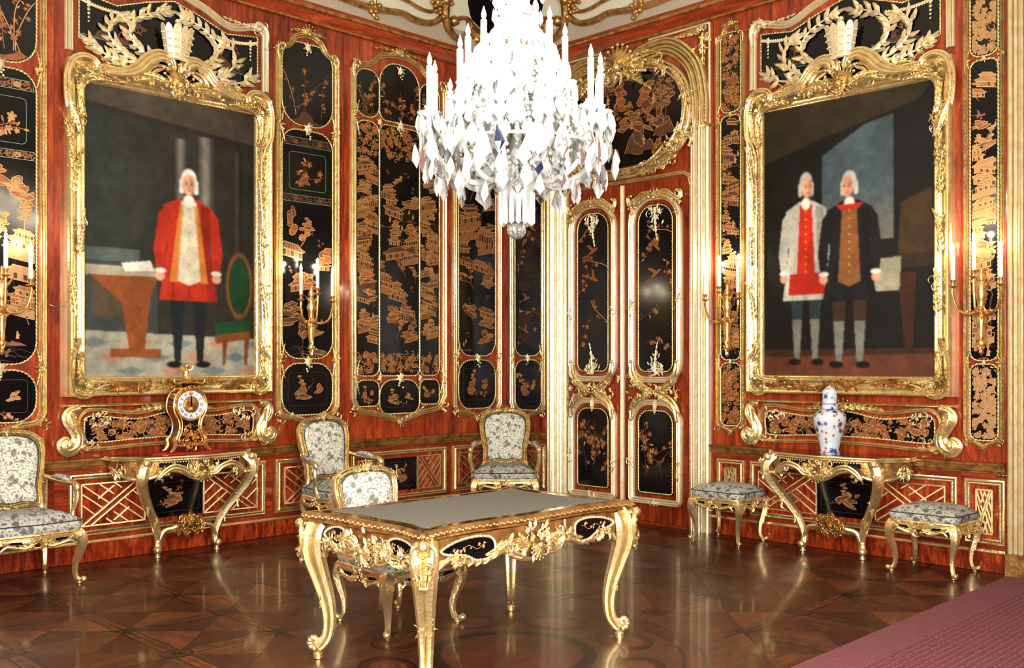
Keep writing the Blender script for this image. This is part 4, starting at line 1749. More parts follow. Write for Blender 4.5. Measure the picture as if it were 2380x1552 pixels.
    out = [(c - x, 3.955), (c - x, t0 - .03), (c - x * .85, t0 - .045), (c - x * .62, t0 - .07), (c - x * .3, t0 + .02), (c, t0 + .085), (c + x * .3, t0 + .02), (c + x * .62, t0 - .07), (c + x * .85, t0 - .045), (c + x, t0 - .03), (c + x, 3.955), (c + x - .11, 3.90), (c + x - .22, 3.80), (c + .3, 3.74), (c - .3, 3.74), (c - x + .22, 3.80), (c - x + .11, 3.90)]
    mb = MB()
    prism(mb, out, .004, .012)
    bd = mb.build('lacquer_board', 'lacquer', root, org, smooth=0)
    for xa, xb in ((c - x, c - .2), (c + .2, c + x)):
        d = Draw([(xa + .02, 3.95), (xb, 3.95), (xb, t0 - .09), (xa + .02, t0 - .09)], .012, rng)
        d.rock(xa + .25, 3.97, .3, .1, 2, 2)
        d.tree(xa + .3, 4.0, .25, 2, 2)
        d.person(xa + .2, 4.0, .12, 2)
        d.line([(xa, 3.99), (xb, 3.94)], .005, 4)
        d.done(bd, org)
    mb = MB()
    rope(mb, out, .008, .012)
    mb.build('rope_border', 'gold_rope', bd, org)
    mb = MB()
    imperial(mb, c, 3.93, 1.12)
    mb.build('crown', 'gold_pale', root, org)
    for sg in (-1, 1):
        mb = MB()
        sprays(mb, c + sg * .12, 3.92, sg, rng)
        mb.build('branch', 'gold_pale', root, org)
        mb = MB()
        p = clo((c + sg * .34, t0 - .11), (0 if sg > 0 else pi) - sg * .2, [(.4, sg * 1.2, sg * 1.2)], .02)
        for i, q in enumerate(p):
            flower(mb, q[0], q[1], .018, .018, 5)
        for k in range(6):
            flower(mb, c + sg * (x - .07), t0 - .09 - k * .03, .018, .02 - .002 * k, 5)
        mb.build('garland', 'gold_pale', root, org)

    # lower cartouche between the painting and the dado rail
    root, org = wthing(wall, 'base_cartouche', base_label, 'wall panel', c, .80)
    mb = MB()
    mould(mb, [(c - ow - .01, 1.185), (c + ow + .01, 1.185)], [(-.012, 0), (-.012, .03), (0, .05), (.008, .055), (.012, .05), (.012, 0)], False, .004)
    mb.build('ledge', 'gold', root, org)
    a, bb = c - .70, c + .70
    o = [tuple(p) for p in cat([(a, .92), (a + .08, .90), (c - .3, .915), (c, .92), (c + .3, .915), (bb - .08, .90), (bb, .92), (bb + .015, 1.0), (bb, 1.09), (bb - .1, 1.10), (c + .3, 1.07), (c, 1.12), (c - .3, 1.07), (a + .1, 1.10), (a, 1.09), (a - .015, 1.0)], 4, True)]
    mb = MB()
    prism(mb, o, .004, .012)
    bd = mb.build('lacquer_board', 'lacquer', root, org, smooth=0)
    d = Draw(rrect(a + .02, bb - .02, .915, 1.09, .03), .012, rng)
    d.scrolls(260, .024)
    d.done(bd, org)
    mb = MB()
    rope(mb, o, .008, .012)
    mb.build('rope_border', 'gold_rope', bd, org)
    mb = MB()
    mould(mb, inset(o, -.05), reeds(.017, .03, 2), True, .004)
    mb.build('frame', 'gold', root, org)
    for sg in (-1, 1):
        mb = MB()
        cluster(mb, c + sg * .62, 1.08, .025, .1, .04, rng, 20, .024)
        mb.build('corner_carving', 'gold_pale', root, org)
        mb = MB()
        cluster(mb, c + sg * .64, .90, .025, .08, .03, rng, 14, .022)
        mb.build('corner_carving', 'gold', root, org)
    mb = MB()
    for sg in (-1, 1):
        acanthus(mb, (c + sg * .02, 1.15), (0 if sg > 0 else pi) + sg * .1, .3, .08, .03, -sg * .3, 5)
    shell(mb, c, 1.13, .035, .09, .2, pi - .2, 7)
    mb.build('frame_carving', 'gold', root, org)
    for sg in (-1, 1):
        mb = MB()
        X = lambda a, b: (c + sg * a, b)
        ribs(mb, [X(.77, 1.165), X(.835, 1.14), X(.845, 1.08), X(.80, 1.01), X(.775, .95), X(.79, .885), X(.85, .855), X(.885, .89), X(.865, .925), X(.835, .91)], (-.03 * sg, 0, .03 * sg), .024, .05, hs=(-.01, .01, -.01))
        blob(mb, W3(*X(.845, .895), .06), .035, 0, 2)
        acanthus(mb, X(.83, 1.15), -pi / 2 - sg * .25, .2, .07, .07, sg * .2, 6)
        acanthus(mb, X(.76, .86), (pi if sg > 0 else 0), .2, .06, .04, 0, 4)
        cluster(mb, *X(.80, .86), .05, .05, .03, rng, 10, .026)
        mb.build('corbel', 'gold', root, org)


painting_bay('L', -3.765, 'full-length portrait of a man in a red coat in a gilt rococo frame', 'black overpanel with gilt crown and branches above the red-coat portrait', 'low gilt cartouche with floral lacquer behind the clock', picture_one(), 41)
painting_bay('R', 3.858, 'dark double portrait of two standing men in a gilt rococo frame', 'black overpanel with gilt crown and branches above the double portrait', 'low gilt cartouche with floral lacquer behind the porcelain vase', picture_two(), 42)

# ------------------------------------------------------------------ double door with its surround
rng = random.Random(51)
DC = 1.615
dr = link('door_1', None, None, (0, 0, 0), (0, 0, -pi / 2), kind='structure')
Z = (0, 0, 0)
mb = MB()
prism(mb, [(.62, .0), (2.62, .0), (2.62, 4.55), (.62, 4.55)], 0, .006)
mb.build('surround_panel', 'red_wood', dr, smooth=0)
for sg in (-1, 1):
    mb = MB()
    x0, x1 = (DC - .985, DC - .70) if sg < 0 else (DC + .785, DC + .985)
    k = 6 if sg < 0 else 5
    xc, hw = (x0 + x1) / 2, (x1 - x0) / 2
    mould(mb, [(xc, .0), (xc, 3.62)], reeds(hw, .07, k, 4, [.7, 1.0, .8, 1.1, .8, .7][:k]), False, .004)
    mb.build('jamb_moulding', 'gold_pale', dr)
    # leaf
    a, b = (DC - .69, DC - .006) if sg < 0 else (DC + .006, DC + .76)
    mb = MB()
    prism(mb, [(a, .03), (b, .03), (b, 3.20), (a, 3.20)], .006, .024)
    lf = mb.build('door_leaf', 'red_wood', dr, smooth=0)
    ia, ib = (DC - .675, DC - .07) if sg < 0 else (DC + .085, DC + .69)
    for nm, v0, v1 in (('up', 1.30, 3.08), ('lo', .19, 1.17)):
        c = (ia + ib) / 2
        w = (ib - ia) / 2
        if nm == 'up':
            out = lambda d_: rrect(ia + d_, ib - d_, v0 + .02 + d_, v1 - d_, max(.03, w * .62 - d_), w * .88 - d_, 8)
        else:
            out = lambda d_: rrect(ia + d_, ib - d_, v0 + d_, v1 - d_, max(.03, .06 - d_), w * .75 - d_, 8)
        mb = MB()
        mould(mb, out(.03), reeds(.03, .035, 3, 4, (1, .7, .8)), True, .024)
        mb.build('panel_moulding', 'gold_pale', lf)
        io = out(.095)
        mb = MB()
        prism(mb, io, .024, .03)
        bd = mb.build('lacquer_board', 'lacquer', lf, smooth=0)
        rr = rrect(min(p[0] for p in io) + .02, max(p[0] for p in io) - .02, min(p[1] for p in io) + .12, max(p[1] for p in io) - .12, .05)
        d = Draw(rr, .03, rng)
        if nm == 'up':
            k = 5
            for i in range(k):
                y = d.y0 + (d.y1 - d.y0) * (i + .4) / k
                sd = (i + (sg > 0)) % 2
                d.branch(d.x1 if sd else d.x0, y, (pi - .7) if sd else .7, .3, .026, rng.choice((0, 2)), 1, dens=.8)
                if i in (2, 3):
                    d.bird((d.x0 + d.x1) / 2, y + .16, .16, rng.uniform(-.8, .8), 0)
        else:
            for i in range(6):
                d.branch(rng.uniform(d.x0, d.x1), d.y0 + rng.uniform(0, .2), pi / 2 + rng.uniform(-.6, .6), rng.uniform(.4, .75), .034, 0, 1, dens=.9)
        d.mb.build('gilt_drawing', DRAW, lf, smooth=0)
        mb = MB()
        rope(mb, out(.107), .0085, .031)
        mb.build('rope_border', 'gold_rope', lf)
    c = (ia + ib) / 2
    mt_ = MB()
    shell(mt_, c, 3.04, .05, .09, .3, pi - .3, 7)
    for s2 in (-1, 1):
        X = lambda a, b: (c + s2 * a, b)
        acanthus(mt_, X(.03, 3.07), (0 if s2 > 0 else pi) - s2 * .1, .26, .1, .05, -s2 * .9, 6)
        ribs(mt_, [X(.04, 3.10), X(.14, 3.085), X(.22, 3.03), X(.28, 3.0), X(.30, 3.06), X(.26, 3.08)], (-.012, .012), .013, .055)
        mb = MB()
        cluster(mb, c + s2 * .26, 2.97, .045, .035, .07, rng, 18, .028)
        mb.build('shoulder_carving', 'gold', lf)
    mt_.build('head_carving', 'gold', lf)
    mb = MB()
    for s2 in (-1, 1):
        X = lambda a, b: (c + s2 * a, b)
        ribs(mb, [X(.02, 1.25), X(.10, 1.27), X(.19, 1.33), X(.25, 1.42), X(.26, 1.52)], (-.02, .02), .018, .055)
        ribs(mb, [X(.02, 1.22), X(.10, 1.20), X(.19, 1.16), X(.25, 1.08), X(.26, .98)], (-.02, .02), .018, .055)
        acanthus(mb, (c + s2 * .04, 1.235), (0 if s2 > 0 else pi) + s2 * .3, .28, .1, .055, s2 * .6, 5)
        acanthus(mb, (c + s2 * .04, 1.225), (0 if s2 > 0 else pi) - s2 * .3, .28, .1, .055, -s2 * .6, 5)
        cluster(mb, c + s2 * .22, 1.24, .05, .06, .09, rng, 14, .032)
    cluster(mb, c, 1.24, .06, .1, .06, rng, 20, .03)
    mb.build('leaf_carving', 'gold', lf)
    for (v, dd) in ((2.95, -1), (1.40, 1)):
        mb = MB()
        acanthus(mb, (c, v), dd * pi / 2, .3, .05, .035, rng.uniform(-.3, .3), 7)
        cluster(mb, c, v + dd * .05, .035, .085, .06, rng, 26, .024)
        for k in range(16):
            leaf(mb, c + rng.uniform(-.08, .08), v + dd * rng.uniform(0, .2), .035, rng.uniform(0, 6), .045, .02)
        mb.build('bouquet', 'gold_pale', lf)
    mb = MB()
    leaf(mb, c, 1.16, .035, -pi / 2, .13, .05)
    mb.build('tassel', 'gold_pale', lf)
    mb = MB()
    cluster(mb, c, .2, .035, .08, .02, rng, 12, .024)
    mb.build('foot_carving', 'gold_pale', lf)
    for vv in (2.0, .62):
        for x in (ia + .03, ib - .03):
            mb = MB()
            cluster(mb, x, vv + rng.uniform(-.1, .1), .05, .018, .07, rng, 10, .022)
            mb.build('side_carving', 'gold', lf)
    if sg > 0:
        mb = MB()
        mould(mb, [(DC + .0, .03), (DC + .0, 3.2)], reeds(.022, .02, 2), False, .024)
        mb.build('meeting_strip', 'gold_pale', lf)
        mb = MB()
        cluster(mb, DC - .05, 1.36, .03, .015, .03, rng, 6, .02)
        mb.build('escutcheon', 'gold', lf)
        mb = MB()
        cluster(mb, DC + .06, 1.36, .03, .015, .03, rng, 6, .02)
        mb.build('escutcheon', 'gold', lf)
mb = MB()
mould(mb, [(DC - .70, 3.235), (DC + .70, 3.235), (DC + .76, 3.20), (DC + .785, 3.1), (DC + .785, .0)], reeds(.02, .03, 2), False, .006)
mb.build('head_moulding', 'gold', dr)

# overdoor: oval lacquer picture in a carved frame under a broken arch
ov, org = wthing('R', 'overdoor_medallion', 'oval lacquer picture in carved gilt frame above the double door', 'wall panel', DC, 3.25)
OV = (DC, 3.82)


def oval(a, b, n=48):
    out = []
    for t in np.linspace(0, 2 * pi, n + 1)[:-1]:
        x = a * math.copysign(abs(cos(t)) ** .8, cos(t))
        y = b * math.copysign(abs(sin(t)) ** .9, sin(t))
        out.append((OV[0] + x, OV[1] + y))
    return out


mb = MB()
prism(mb, oval(.72, .47), .006, .02)
bd = mb.build('lacquer_board', 'lacquer', ov, org, smooth=0)
d = Draw(oval(.70, .45), .02, rng)
for x, y, w, h in ((-.55, -.3, .4, .3), (-.2, -.35, .4, .3), (.2, -.32, .45, .35), (.5, -.2, .35, .3), (.3, .05, .45, .25), (-.35, .02, .4, .25), (0, .1, .3, .2)):
    d.cliff(OV[0] + x - .05, OV[1] + y, w * .5, h, rng.choice((0, 2, 2)), 1)
    d.rock(OV[0] + x, OV[1] + y, w * .8, h * .6, rng.choice((0, 2, 2)), 1)
    d.tree(OV[0] + x, OV[1] + y + h * .5, .3, rng.choice((0, 2, 2)), 1)
for k in range(16):
    x, y = rng.uniform(-.6, .6), rng.uniform(-.4, .3)
    d.cliff(OV[0] + x, OV[1] + y, .16, .12, rng.choice((0, 2)), 1)
    d.branch(OV[0] + x, OV[1] + y + .05, pi / 2 + rng.uniform(-.8, .8), .2, .02, rng.choice((0, 2)), 1)
for k in range(10):
    d.person(OV[0] + rng.uniform(-.5, .5), OV[1] + rng.uniform(-.3, .2), .1, 1)
d.done(bd, org)
mb = MB()
mould(mb, oval(.755, .505), reeds(.055, .07, 3, 4, (.9, .7, 1)), True, .006)
mb.build('frame', 'gold', ov, org)
mb = MB()
for t in np.linspace(0, 2 * pi, 17)[:-1]:
    x, y = OV[0] + .76 * cos(t), OV[1] + .51 * sin(t)
    acanthus(mb, (x, y), t + pi / 2, .24, .085, .06, .5, 5)
for t in (.2, .9, 2.2, 2.9, 3.7, 5.6, -.5):
    cluster(mb, OV[0] + .77 * cos(t), OV[1] + .52 * sin(t), .06, .07, .07, rng, 14, .034)
for sg in (-1, 1):
    acanthus(mb, (OV[0] + sg * .2, 3.29), (0 if sg > 0 else pi), .45, .09, .05, sg * .5, 6)
    X = lambda a, b: (OV[0] + sg * a, b)
    ribs(mb, [X(.58, 3.42), X(.68, 3.47), X(.77, 3.56), X(.82, 3.52), X(.79, 3.46)], (-.015, .015), .018, .06)
    cluster(mb, OV[0] + sg * .45, 3.33, .05, .2, .03, rng, 20, .028)
for k in range(26):
    x = OV[0] - .3 + .6 * k / 25
    blob(mb, W3(x, 4.27 - .12 * ((x - OV[0]) / .3) ** 2 * .3, .07), .02)
mb.build('frame_carving', 'gold', ov, org)
mb = MB()
arch = [(DC + .89, 3.6)] + [tuple(p) for p in cat([(DC + .89, 3.6), (DC + .885, 3.9), (DC + .80, 4.2), (DC + .55, 4.41), (DC + .25, 4.41), (DC + .12, 4.33), (DC + .14, 4.25), (DC + .21, 4.27)], 7)]
for sg in (-1, 1):
    P = [(DC + sg * (x - DC), y) for x, y in arch]
    pr = reeds(.085, .07, 5, 4, (.8, 1, .7, 1, .8))
    mould(mb, P, [(-a, b) for a, b in pr][::-1] if sg > 0 else pr, False, .006)
mb.build('broken_arch', 'gold', ov, org)
mb = MB()
shell(mb, DC, 4.31, .09, .22, .1, pi - .1, 11)
for sg in (-1, 1):
    acanthus(mb, (DC + sg * .05, 4.34), (0 if sg > 0 else pi) + sg * .35, .42, .12, .09, -sg * .6, 6)
    acanthus(mb, (DC + sg * .03, 4.28), (0 if sg > 0 else pi) - sg * .5, .4, .1, .08, -sg * .2, 6)
cluster(mb, DC, 4.28, .1, .2, .08, rng, 26, .038)
mb.build('shell_crest', 'gold', ov, org)
for sg in (-1, 1):
    mb = MB()
    x = DC + sg * .91
    cluster(mb, x, 4.38, .02, .06, .12, rng, 20, .036)
    acanthus(mb, (x - sg * .02, 4.48), (pi if sg > 0 else 0), .28, .08, .02, 0, 5)
    acanthus(mb, (x, 4.45), -pi / 2, .35, .08, .02, 0, 5)
    mb.build('spandrel_carving', 'gold', ov, org)
    mb = MB()
    ptube(mb, [(DC + sg * .97, 3.6), (DC + sg * .97, 4.53)], .012, .012, 6)
    ptube(mb, [(DC + sg * .97, 4.53), (DC + sg * .3, 4.53)], .012, .012, 6)
    mb.build('spandrel_line', 'gold_pale', ov, org)

# the edge of a second door at the right end of the right wall
d2 = link('door_2', None, None, (0, 0, 0), (0, 0, -pi / 2), kind='structure')
mb = MB()
mould(mb, [(5.17, .0), (5.17, 4.55)], reeds(.07, .075, 4, 4, (.8, 1, .9, 1.1)), False, .004)
mb.build('jamb_moulding', 'gold_pale', d2)
mb = MB()
mould(mb, [(5.17, .0), (5.17, .16)], [(-.075, 0), (-.075, .09), (.075, .09), (.075, 0)], False, .004)
mb.build('plinth_block', 'gold_old', d2)
for a, b in ((5.26, 6.0), (6.01, 6.75)):
    mb = MB()
    prism(mb, [(a, .03), (b, .03), (b, 3.2), (a, 3.2)], .0, .02)
    mb.build('door_leaf', 'red_wood', d2, smooth=0)

# ------------------------------------------------------------------ floor: inlaid parquet
rng = random.Random(61)
G = .613
FC = (-3.87, -3.96)
mb = MB()
box(mb, -ROOM, .0, -ROOM, .0, -.06, -.004)
FLOOR = mb.build('floor', 'parquet_dark', kind='structure', smooth=0)


def flat(mb, pts, z0, z1, m=0):
    k = len(pts)
    ar = sum(pts[i][0] * pts[(i + 1) % k][1] - pts[(i + 1) % k][0] * pts[i][1] for i in range(k))
    P = list(pts) if ar > 0 else list(pts)[::-1]
    vs = [(p[0], p[1], z0) for p in P] + [(p[0], p[1], z1) for p in P]
    mb.add(vs, [tuple(range(k, 2 * k))] + [(i, (i + 1) % k, k + (i + 1) % k, k + i) for i in range(k)], m)


q = G / 2 - .001
mb = MB()
flat(mb, [(-q, -q), (q, -q), (0, -.0014)], -.004, 0)
TRI = mb.mesh('parquet_piece', 'parquet', smooth=0)
TRI2 = TRI.copy()
TRI2.materials.clear()
TRI2.materials.append(MAT['parquet_red'])


def dist(x, y):
    return math.hypot(x - CX, y - CY)


def inview(x, y, m=.25):
    dx, dy = x - CX, y - CY
    dp, rt = (dx + dy) * .7071, (dx - dy) * .7071
    return dp > 4.0 and abs(rt) < dp * .53 + m and y > -5.5


cells_ = []
for i in range(-8, 8):
    for j in range(-8, 8):
        x, y = FC[0] + G * (i + .5), FC[1] + G * (j + .5)
        if -ROOM < x < G / 2 and -ROOM < y < G / 2 and math.hypot(x - FC[0], y - FC[1]) > .9:
            cells_.append((not inview(x, y), dist(x, y), i, j, x, y))
cells_.sort()
rest = MB()
n = 0
for hid, dd, i, j, x, y in cells_:
    for k in range(4):
        if n < 300 and not hid and x < -G / 2 + .02 and y < -G / 2 + .02:
            o = link('parquet_piece', TRI if (i + j + k) % 2 else TRI2, FLOOR, (x, y, 0), (0, 0, k * pi / 2))
            n += 1
        else:
            a = k * pi / 2
            pts = [(-q, -q), (q, -q), (0, -.0014)]
            P = [(min(-.001, x + u * cos(a) - v * sin(a)), min(-.001, y + u * sin(a) + v * cos(a))) for u, v in pts]
            if len({(round(p[0], 3), round(p[1], 3)) for p in P}) == 3:
                ar = abs((P[1][0] - P[0][0]) * (P[2][1] - P[0][1]) - (P[2][0] - P[0][0]) * (P[1][1] - P[0][1]))
                if ar > 1e-4:
                    flat(rest, P, -.004, 0)
rest.build('parquet_field', 'parquet', FLOOR, smooth=0, kind='stuff')
# bands along the lattice, dark stars and round knots at the crossings
mb = MB()
L = G / 2 - .05
flat(mb, [(-L, -.044), (L, -.044), (L, .044), (-L, .044)], -.003, .0004, 1)
flat(mb, [(-L, -.034), (L, -.034), (L, .034), (-L, .034)], -.003, .0006, 0)
for t in (-.5, 0, .5):
    flat(mb, [(t * L - .07, 0), (t * L, -.026), (t * L + .07, 0), (t * L, .026)], -.003, .0008, 2)
BAND = mb.mesh('inlay_band', ['parquet', 'parquet_dark', 'parquet_red'], smooth=0)
mb = MB()
flat(mb, [(cos(t) * (.2 if k % 4 == 0 else (.13 if k % 4 == 2 else .035)), sin(t) * (.2 if k % 4 == 0 else (.13 if k % 4 == 2 else .035))) for k, t in enumerate(np.linspace(0, 2 * pi, 17)[:-1])], -.003, .0012)
STAR = mb.mesh('inlay_star', 'parquet_dark', smooth=0)
mb = MB()
cir = lambda r, n=24, c=(0, 0), e=1: [(c[0] + cos(t) * r, c[1] + sin(t) * r * e) for t in np.linspace(0, 2 * pi, n + 1)[:-1]]
flat(mb, cir(.085), -.003, .0010, 1)
flat(mb, cir(.07), -.003, .0012, 0)
flat(mb, cir(.03), -.003, .0014, 1)
KNOT = mb.mesh('inlay_knot', ['parquet_red', 'parquet_dark'], smooth=0)
for i in range(-8, 7):
    for j in range(-8, 7):
        x, y = FC[0] + G * i, FC[1] + G * j
        if not (inview(x, y, .6) and x < -.1 and y < -.1):
            continue
        if math.hypot(x - FC[0], y - FC[1]) > 1.0:
            link('inlay_star' if (i + j) % 2 else 'inlay_knot', STAR if (i + j) % 2 else KNOT, FLOOR, (x, y, 0))
        for dx, dy, r in ((G / 2, 0, 0), (0, G / 2, pi / 2)):
            if x + dx * 2 < 0 and y + dy * 2 < 0 and math.hypot(x + dx - FC[0], y + dy - FC[1]) > 1.15:
                link('inlay_band', BAND, FLOOR, (x + dx, y + dy, 0), (0, 0, r))
for nm, r0, zz, mt in (('medallion_ground', 1.24, .0002, 'parquet'), ('medallion_ribbon', 1.0, .0004, 'parquet_dark'), ('medallion_ribbon', .985, .0006, 'parquet_red'), ('medallion_ribbon', .89, .0008, 'parquet_dark'), ('medallion_field', .875, .001, 'parquet'), ('medallion_ring', .44, .0012, 'parquet_dark'), ('medallion_centre', .37, .0014, 'parquet_red')):
    mb = MB()
    flat(mb, cir(r0, 64), -.003, zz)
    mb.build(nm, mt, FLOOR, (-0, 0, 0), smooth=0).location = (FC[0], FC[1], 0)
for k in range(8):
    a = k * pi / 4 + pi / 8
    for r0, zz, mt in ((.2, .0012, 'parquet_dark'), (.18, .0015, 'parquet_red'), (.13, .0018, 'parquet')):
        mb = MB()
        flat(mb, cir(r0, 24, e=.72), -.003, zz)
        mb.build('medallion_oval', mt, FLOOR, smooth=0)
        o = FLOOR.children[-1]
    for o in FLOOR.children:
        pass
ovs = [o for o in FLOOR.children if o.name.startswith('medallion_oval')]
for k, o in enumerate(ovs):
    a = (k // 3) * pi / 4 + pi / 8
    o.location = (FC[0] + .66 * cos(a), FC[1] + .66 * sin(a), 0)
    o.rotation_euler = (0, 0, a + pi / 2)

# ------------------------------------------------------------------ carpet
cp = thing('carpet', 'dusty red patterned carpet runner with a border along the right', 'carpet', (-4.0, -6.7, 0))
mb = MB()
box(mb, -4.2, 3.86, -1.5, 1.34, .002, .014)
mb.build('field', 'carpet_field', cp, smooth=0)
mb = MB()
box(mb, -4.2, 3.86, 1.345, 1.57, .002, .014)
mb.build('border', 'carpet_border', cp, smooth=0)
mb = MB()
tube(mb, [(-4.2, 1.572, .008), (3.86, 1.572, .008)], .008, 6)
mb.build('edge_binding', 'carpet_border', cp)
mb = MB()
box(mb, -4.2, 3.86, 1.337, 1.348, .002, .0145)
mb.build('seam', 'carpet_border', cp, smooth=0)

# ------------------------------------------------------------------ furniture helpers
def cabriole(mb, x, y, dx, dy, H, r0, amp, foot=1.0, n=10, flute=.16, m=0):
    l = math.hypot(dx, dy)
    dx, dy = dx / l, dy / l
    C = [(1.0, 0, 1.0), (.9, .5, 1.1), (.76, .7, .9), (.58, .3, .7), (.4, -.15, .55), (.22, -.25, .45), (.11, .0, .42), (.055, .42, .42)]
    pts = cat([(x + dx * o * amp, y + dy * o * amp, z * H, r) for z, o, r in C], 4)
    tube(mb, [p[:3] for p in pts], [p[3] * r0 for p in pts], n, m, flute=flute, up=(dx, dy, 0))
    o = .42 * amp
    fx, fy, fz = x + dx * (o + r0 * .25), y + dy * (o + r0 * .25), .055 * H
    for k in (-1, 1):
        pass
    blob(mb, (fx + dx * r0 * .35, fy + dy * r0 * .35, fz + r0 * .25), r0 * .52 * foot, m, 2)
    lathe(mb, [(r0 * .34, .0), (r0 * .46, .004), (r0 * .46, fz * .45), (r0 * .3, fz * .55), (r0 * .45, fz)], 10, (x + dx * o * .85, y + dy * o * .85, 0), m)


def on_plane(b, mb, M):
    mb.merge(b, M)


def face(x, y, z, ang=0, s=1, tilt=0):
    """matrix that puts wall-plane carving (facing -y) at a place, turned by ang about z"""
    return Matrix.Translation((x, y, z)) @ Matrix.Rotation(ang, 4, 'Z') @ Matrix.Rotation(tilt, 4, 'X') @ Matrix.Scale(s, 4)


def domed(mb, outline, prof, M, m=0):
    """padded board in the wall plane: prof = (inset, height)"""
    t = MB()
    slab(t, outline, 0, 0, m, prof)
    t.v = [(p[0], -p[2], p[1]) for p in t.v]
    mb.merge(t, M)


def seat_parts(root, out, zr, rng, front, side, back=True, cush=.10, dome=.05, fr=.0):
    mb = MB()
    slab(mb, out, 0, 0, 0, [(.03, zr - .065), (.004, zr - .06), (.0, zr - .05), (.004, zr - .03), (.012, zr - .026), (.006, zr - .018), (.0, zr - .01), (.004, zr), (.03, zr)])
    mb.build('seat_rail', 'gold', root)
    mb = MB()
    z0 = zr
    slab(mb, out, 0, 0, 0, [(.012, z0), (.004, z0 + cush * .2), (.002, z0 + cush * .55), (.008, z0 + cush * .62), (.03, z0 + cush * .75), (.08, z0 + cush * .75 + dome * .55), (.14, z0 + cush * .75 + dome * .85), (.19, z0 + cush * .75 + dome)])
    cu = mb.build('seat_cushion', 'fabric_shaded', root, smooth=60)
    mb = MB()
    tube(mb, [(p[0], p[1], z0 + cush * .6) for p in inset(out, .003)], .0045, 5, closed=True)
    mb.build('piping', 'piping', cu)
    for (x, y, a, w) in front:
        t = MB()
        for sg in (-1, 1):
            acanthus(t, (sg * .015, -.005), (0 if sg > 0 else pi) - sg * .35, w * .42, .05, .0, sg * .9, 5)
            ribs(t, [(sg * w * .48, -.035), (sg * w * .40, -.012), (sg * w * .3, -.022), (sg * w * .18, -.034), (sg * w * .08, -.022)], (0,), .011, .006)
        cluster(t, 0, -.005, .004, .05, .028, rng, 14, .022)
        mb = MB()
        mb.merge(t, face(x, y, zr - .05, a))
        mb.build('apron_carving', 'gold', root)
        for sg in (-1, 1):
            mb = MB()
            t = MB()
            prism(t, [(sg * w * .2, -.01), (sg * w * .36, -.002), (sg * w * .38, .01), (sg * w * .22, .008)], .002, .006)
            mb.merge(t, face(x, y, zr - .045, a))
            mb.build('lacquer_inlay', 'lacquer', root, smooth=0)


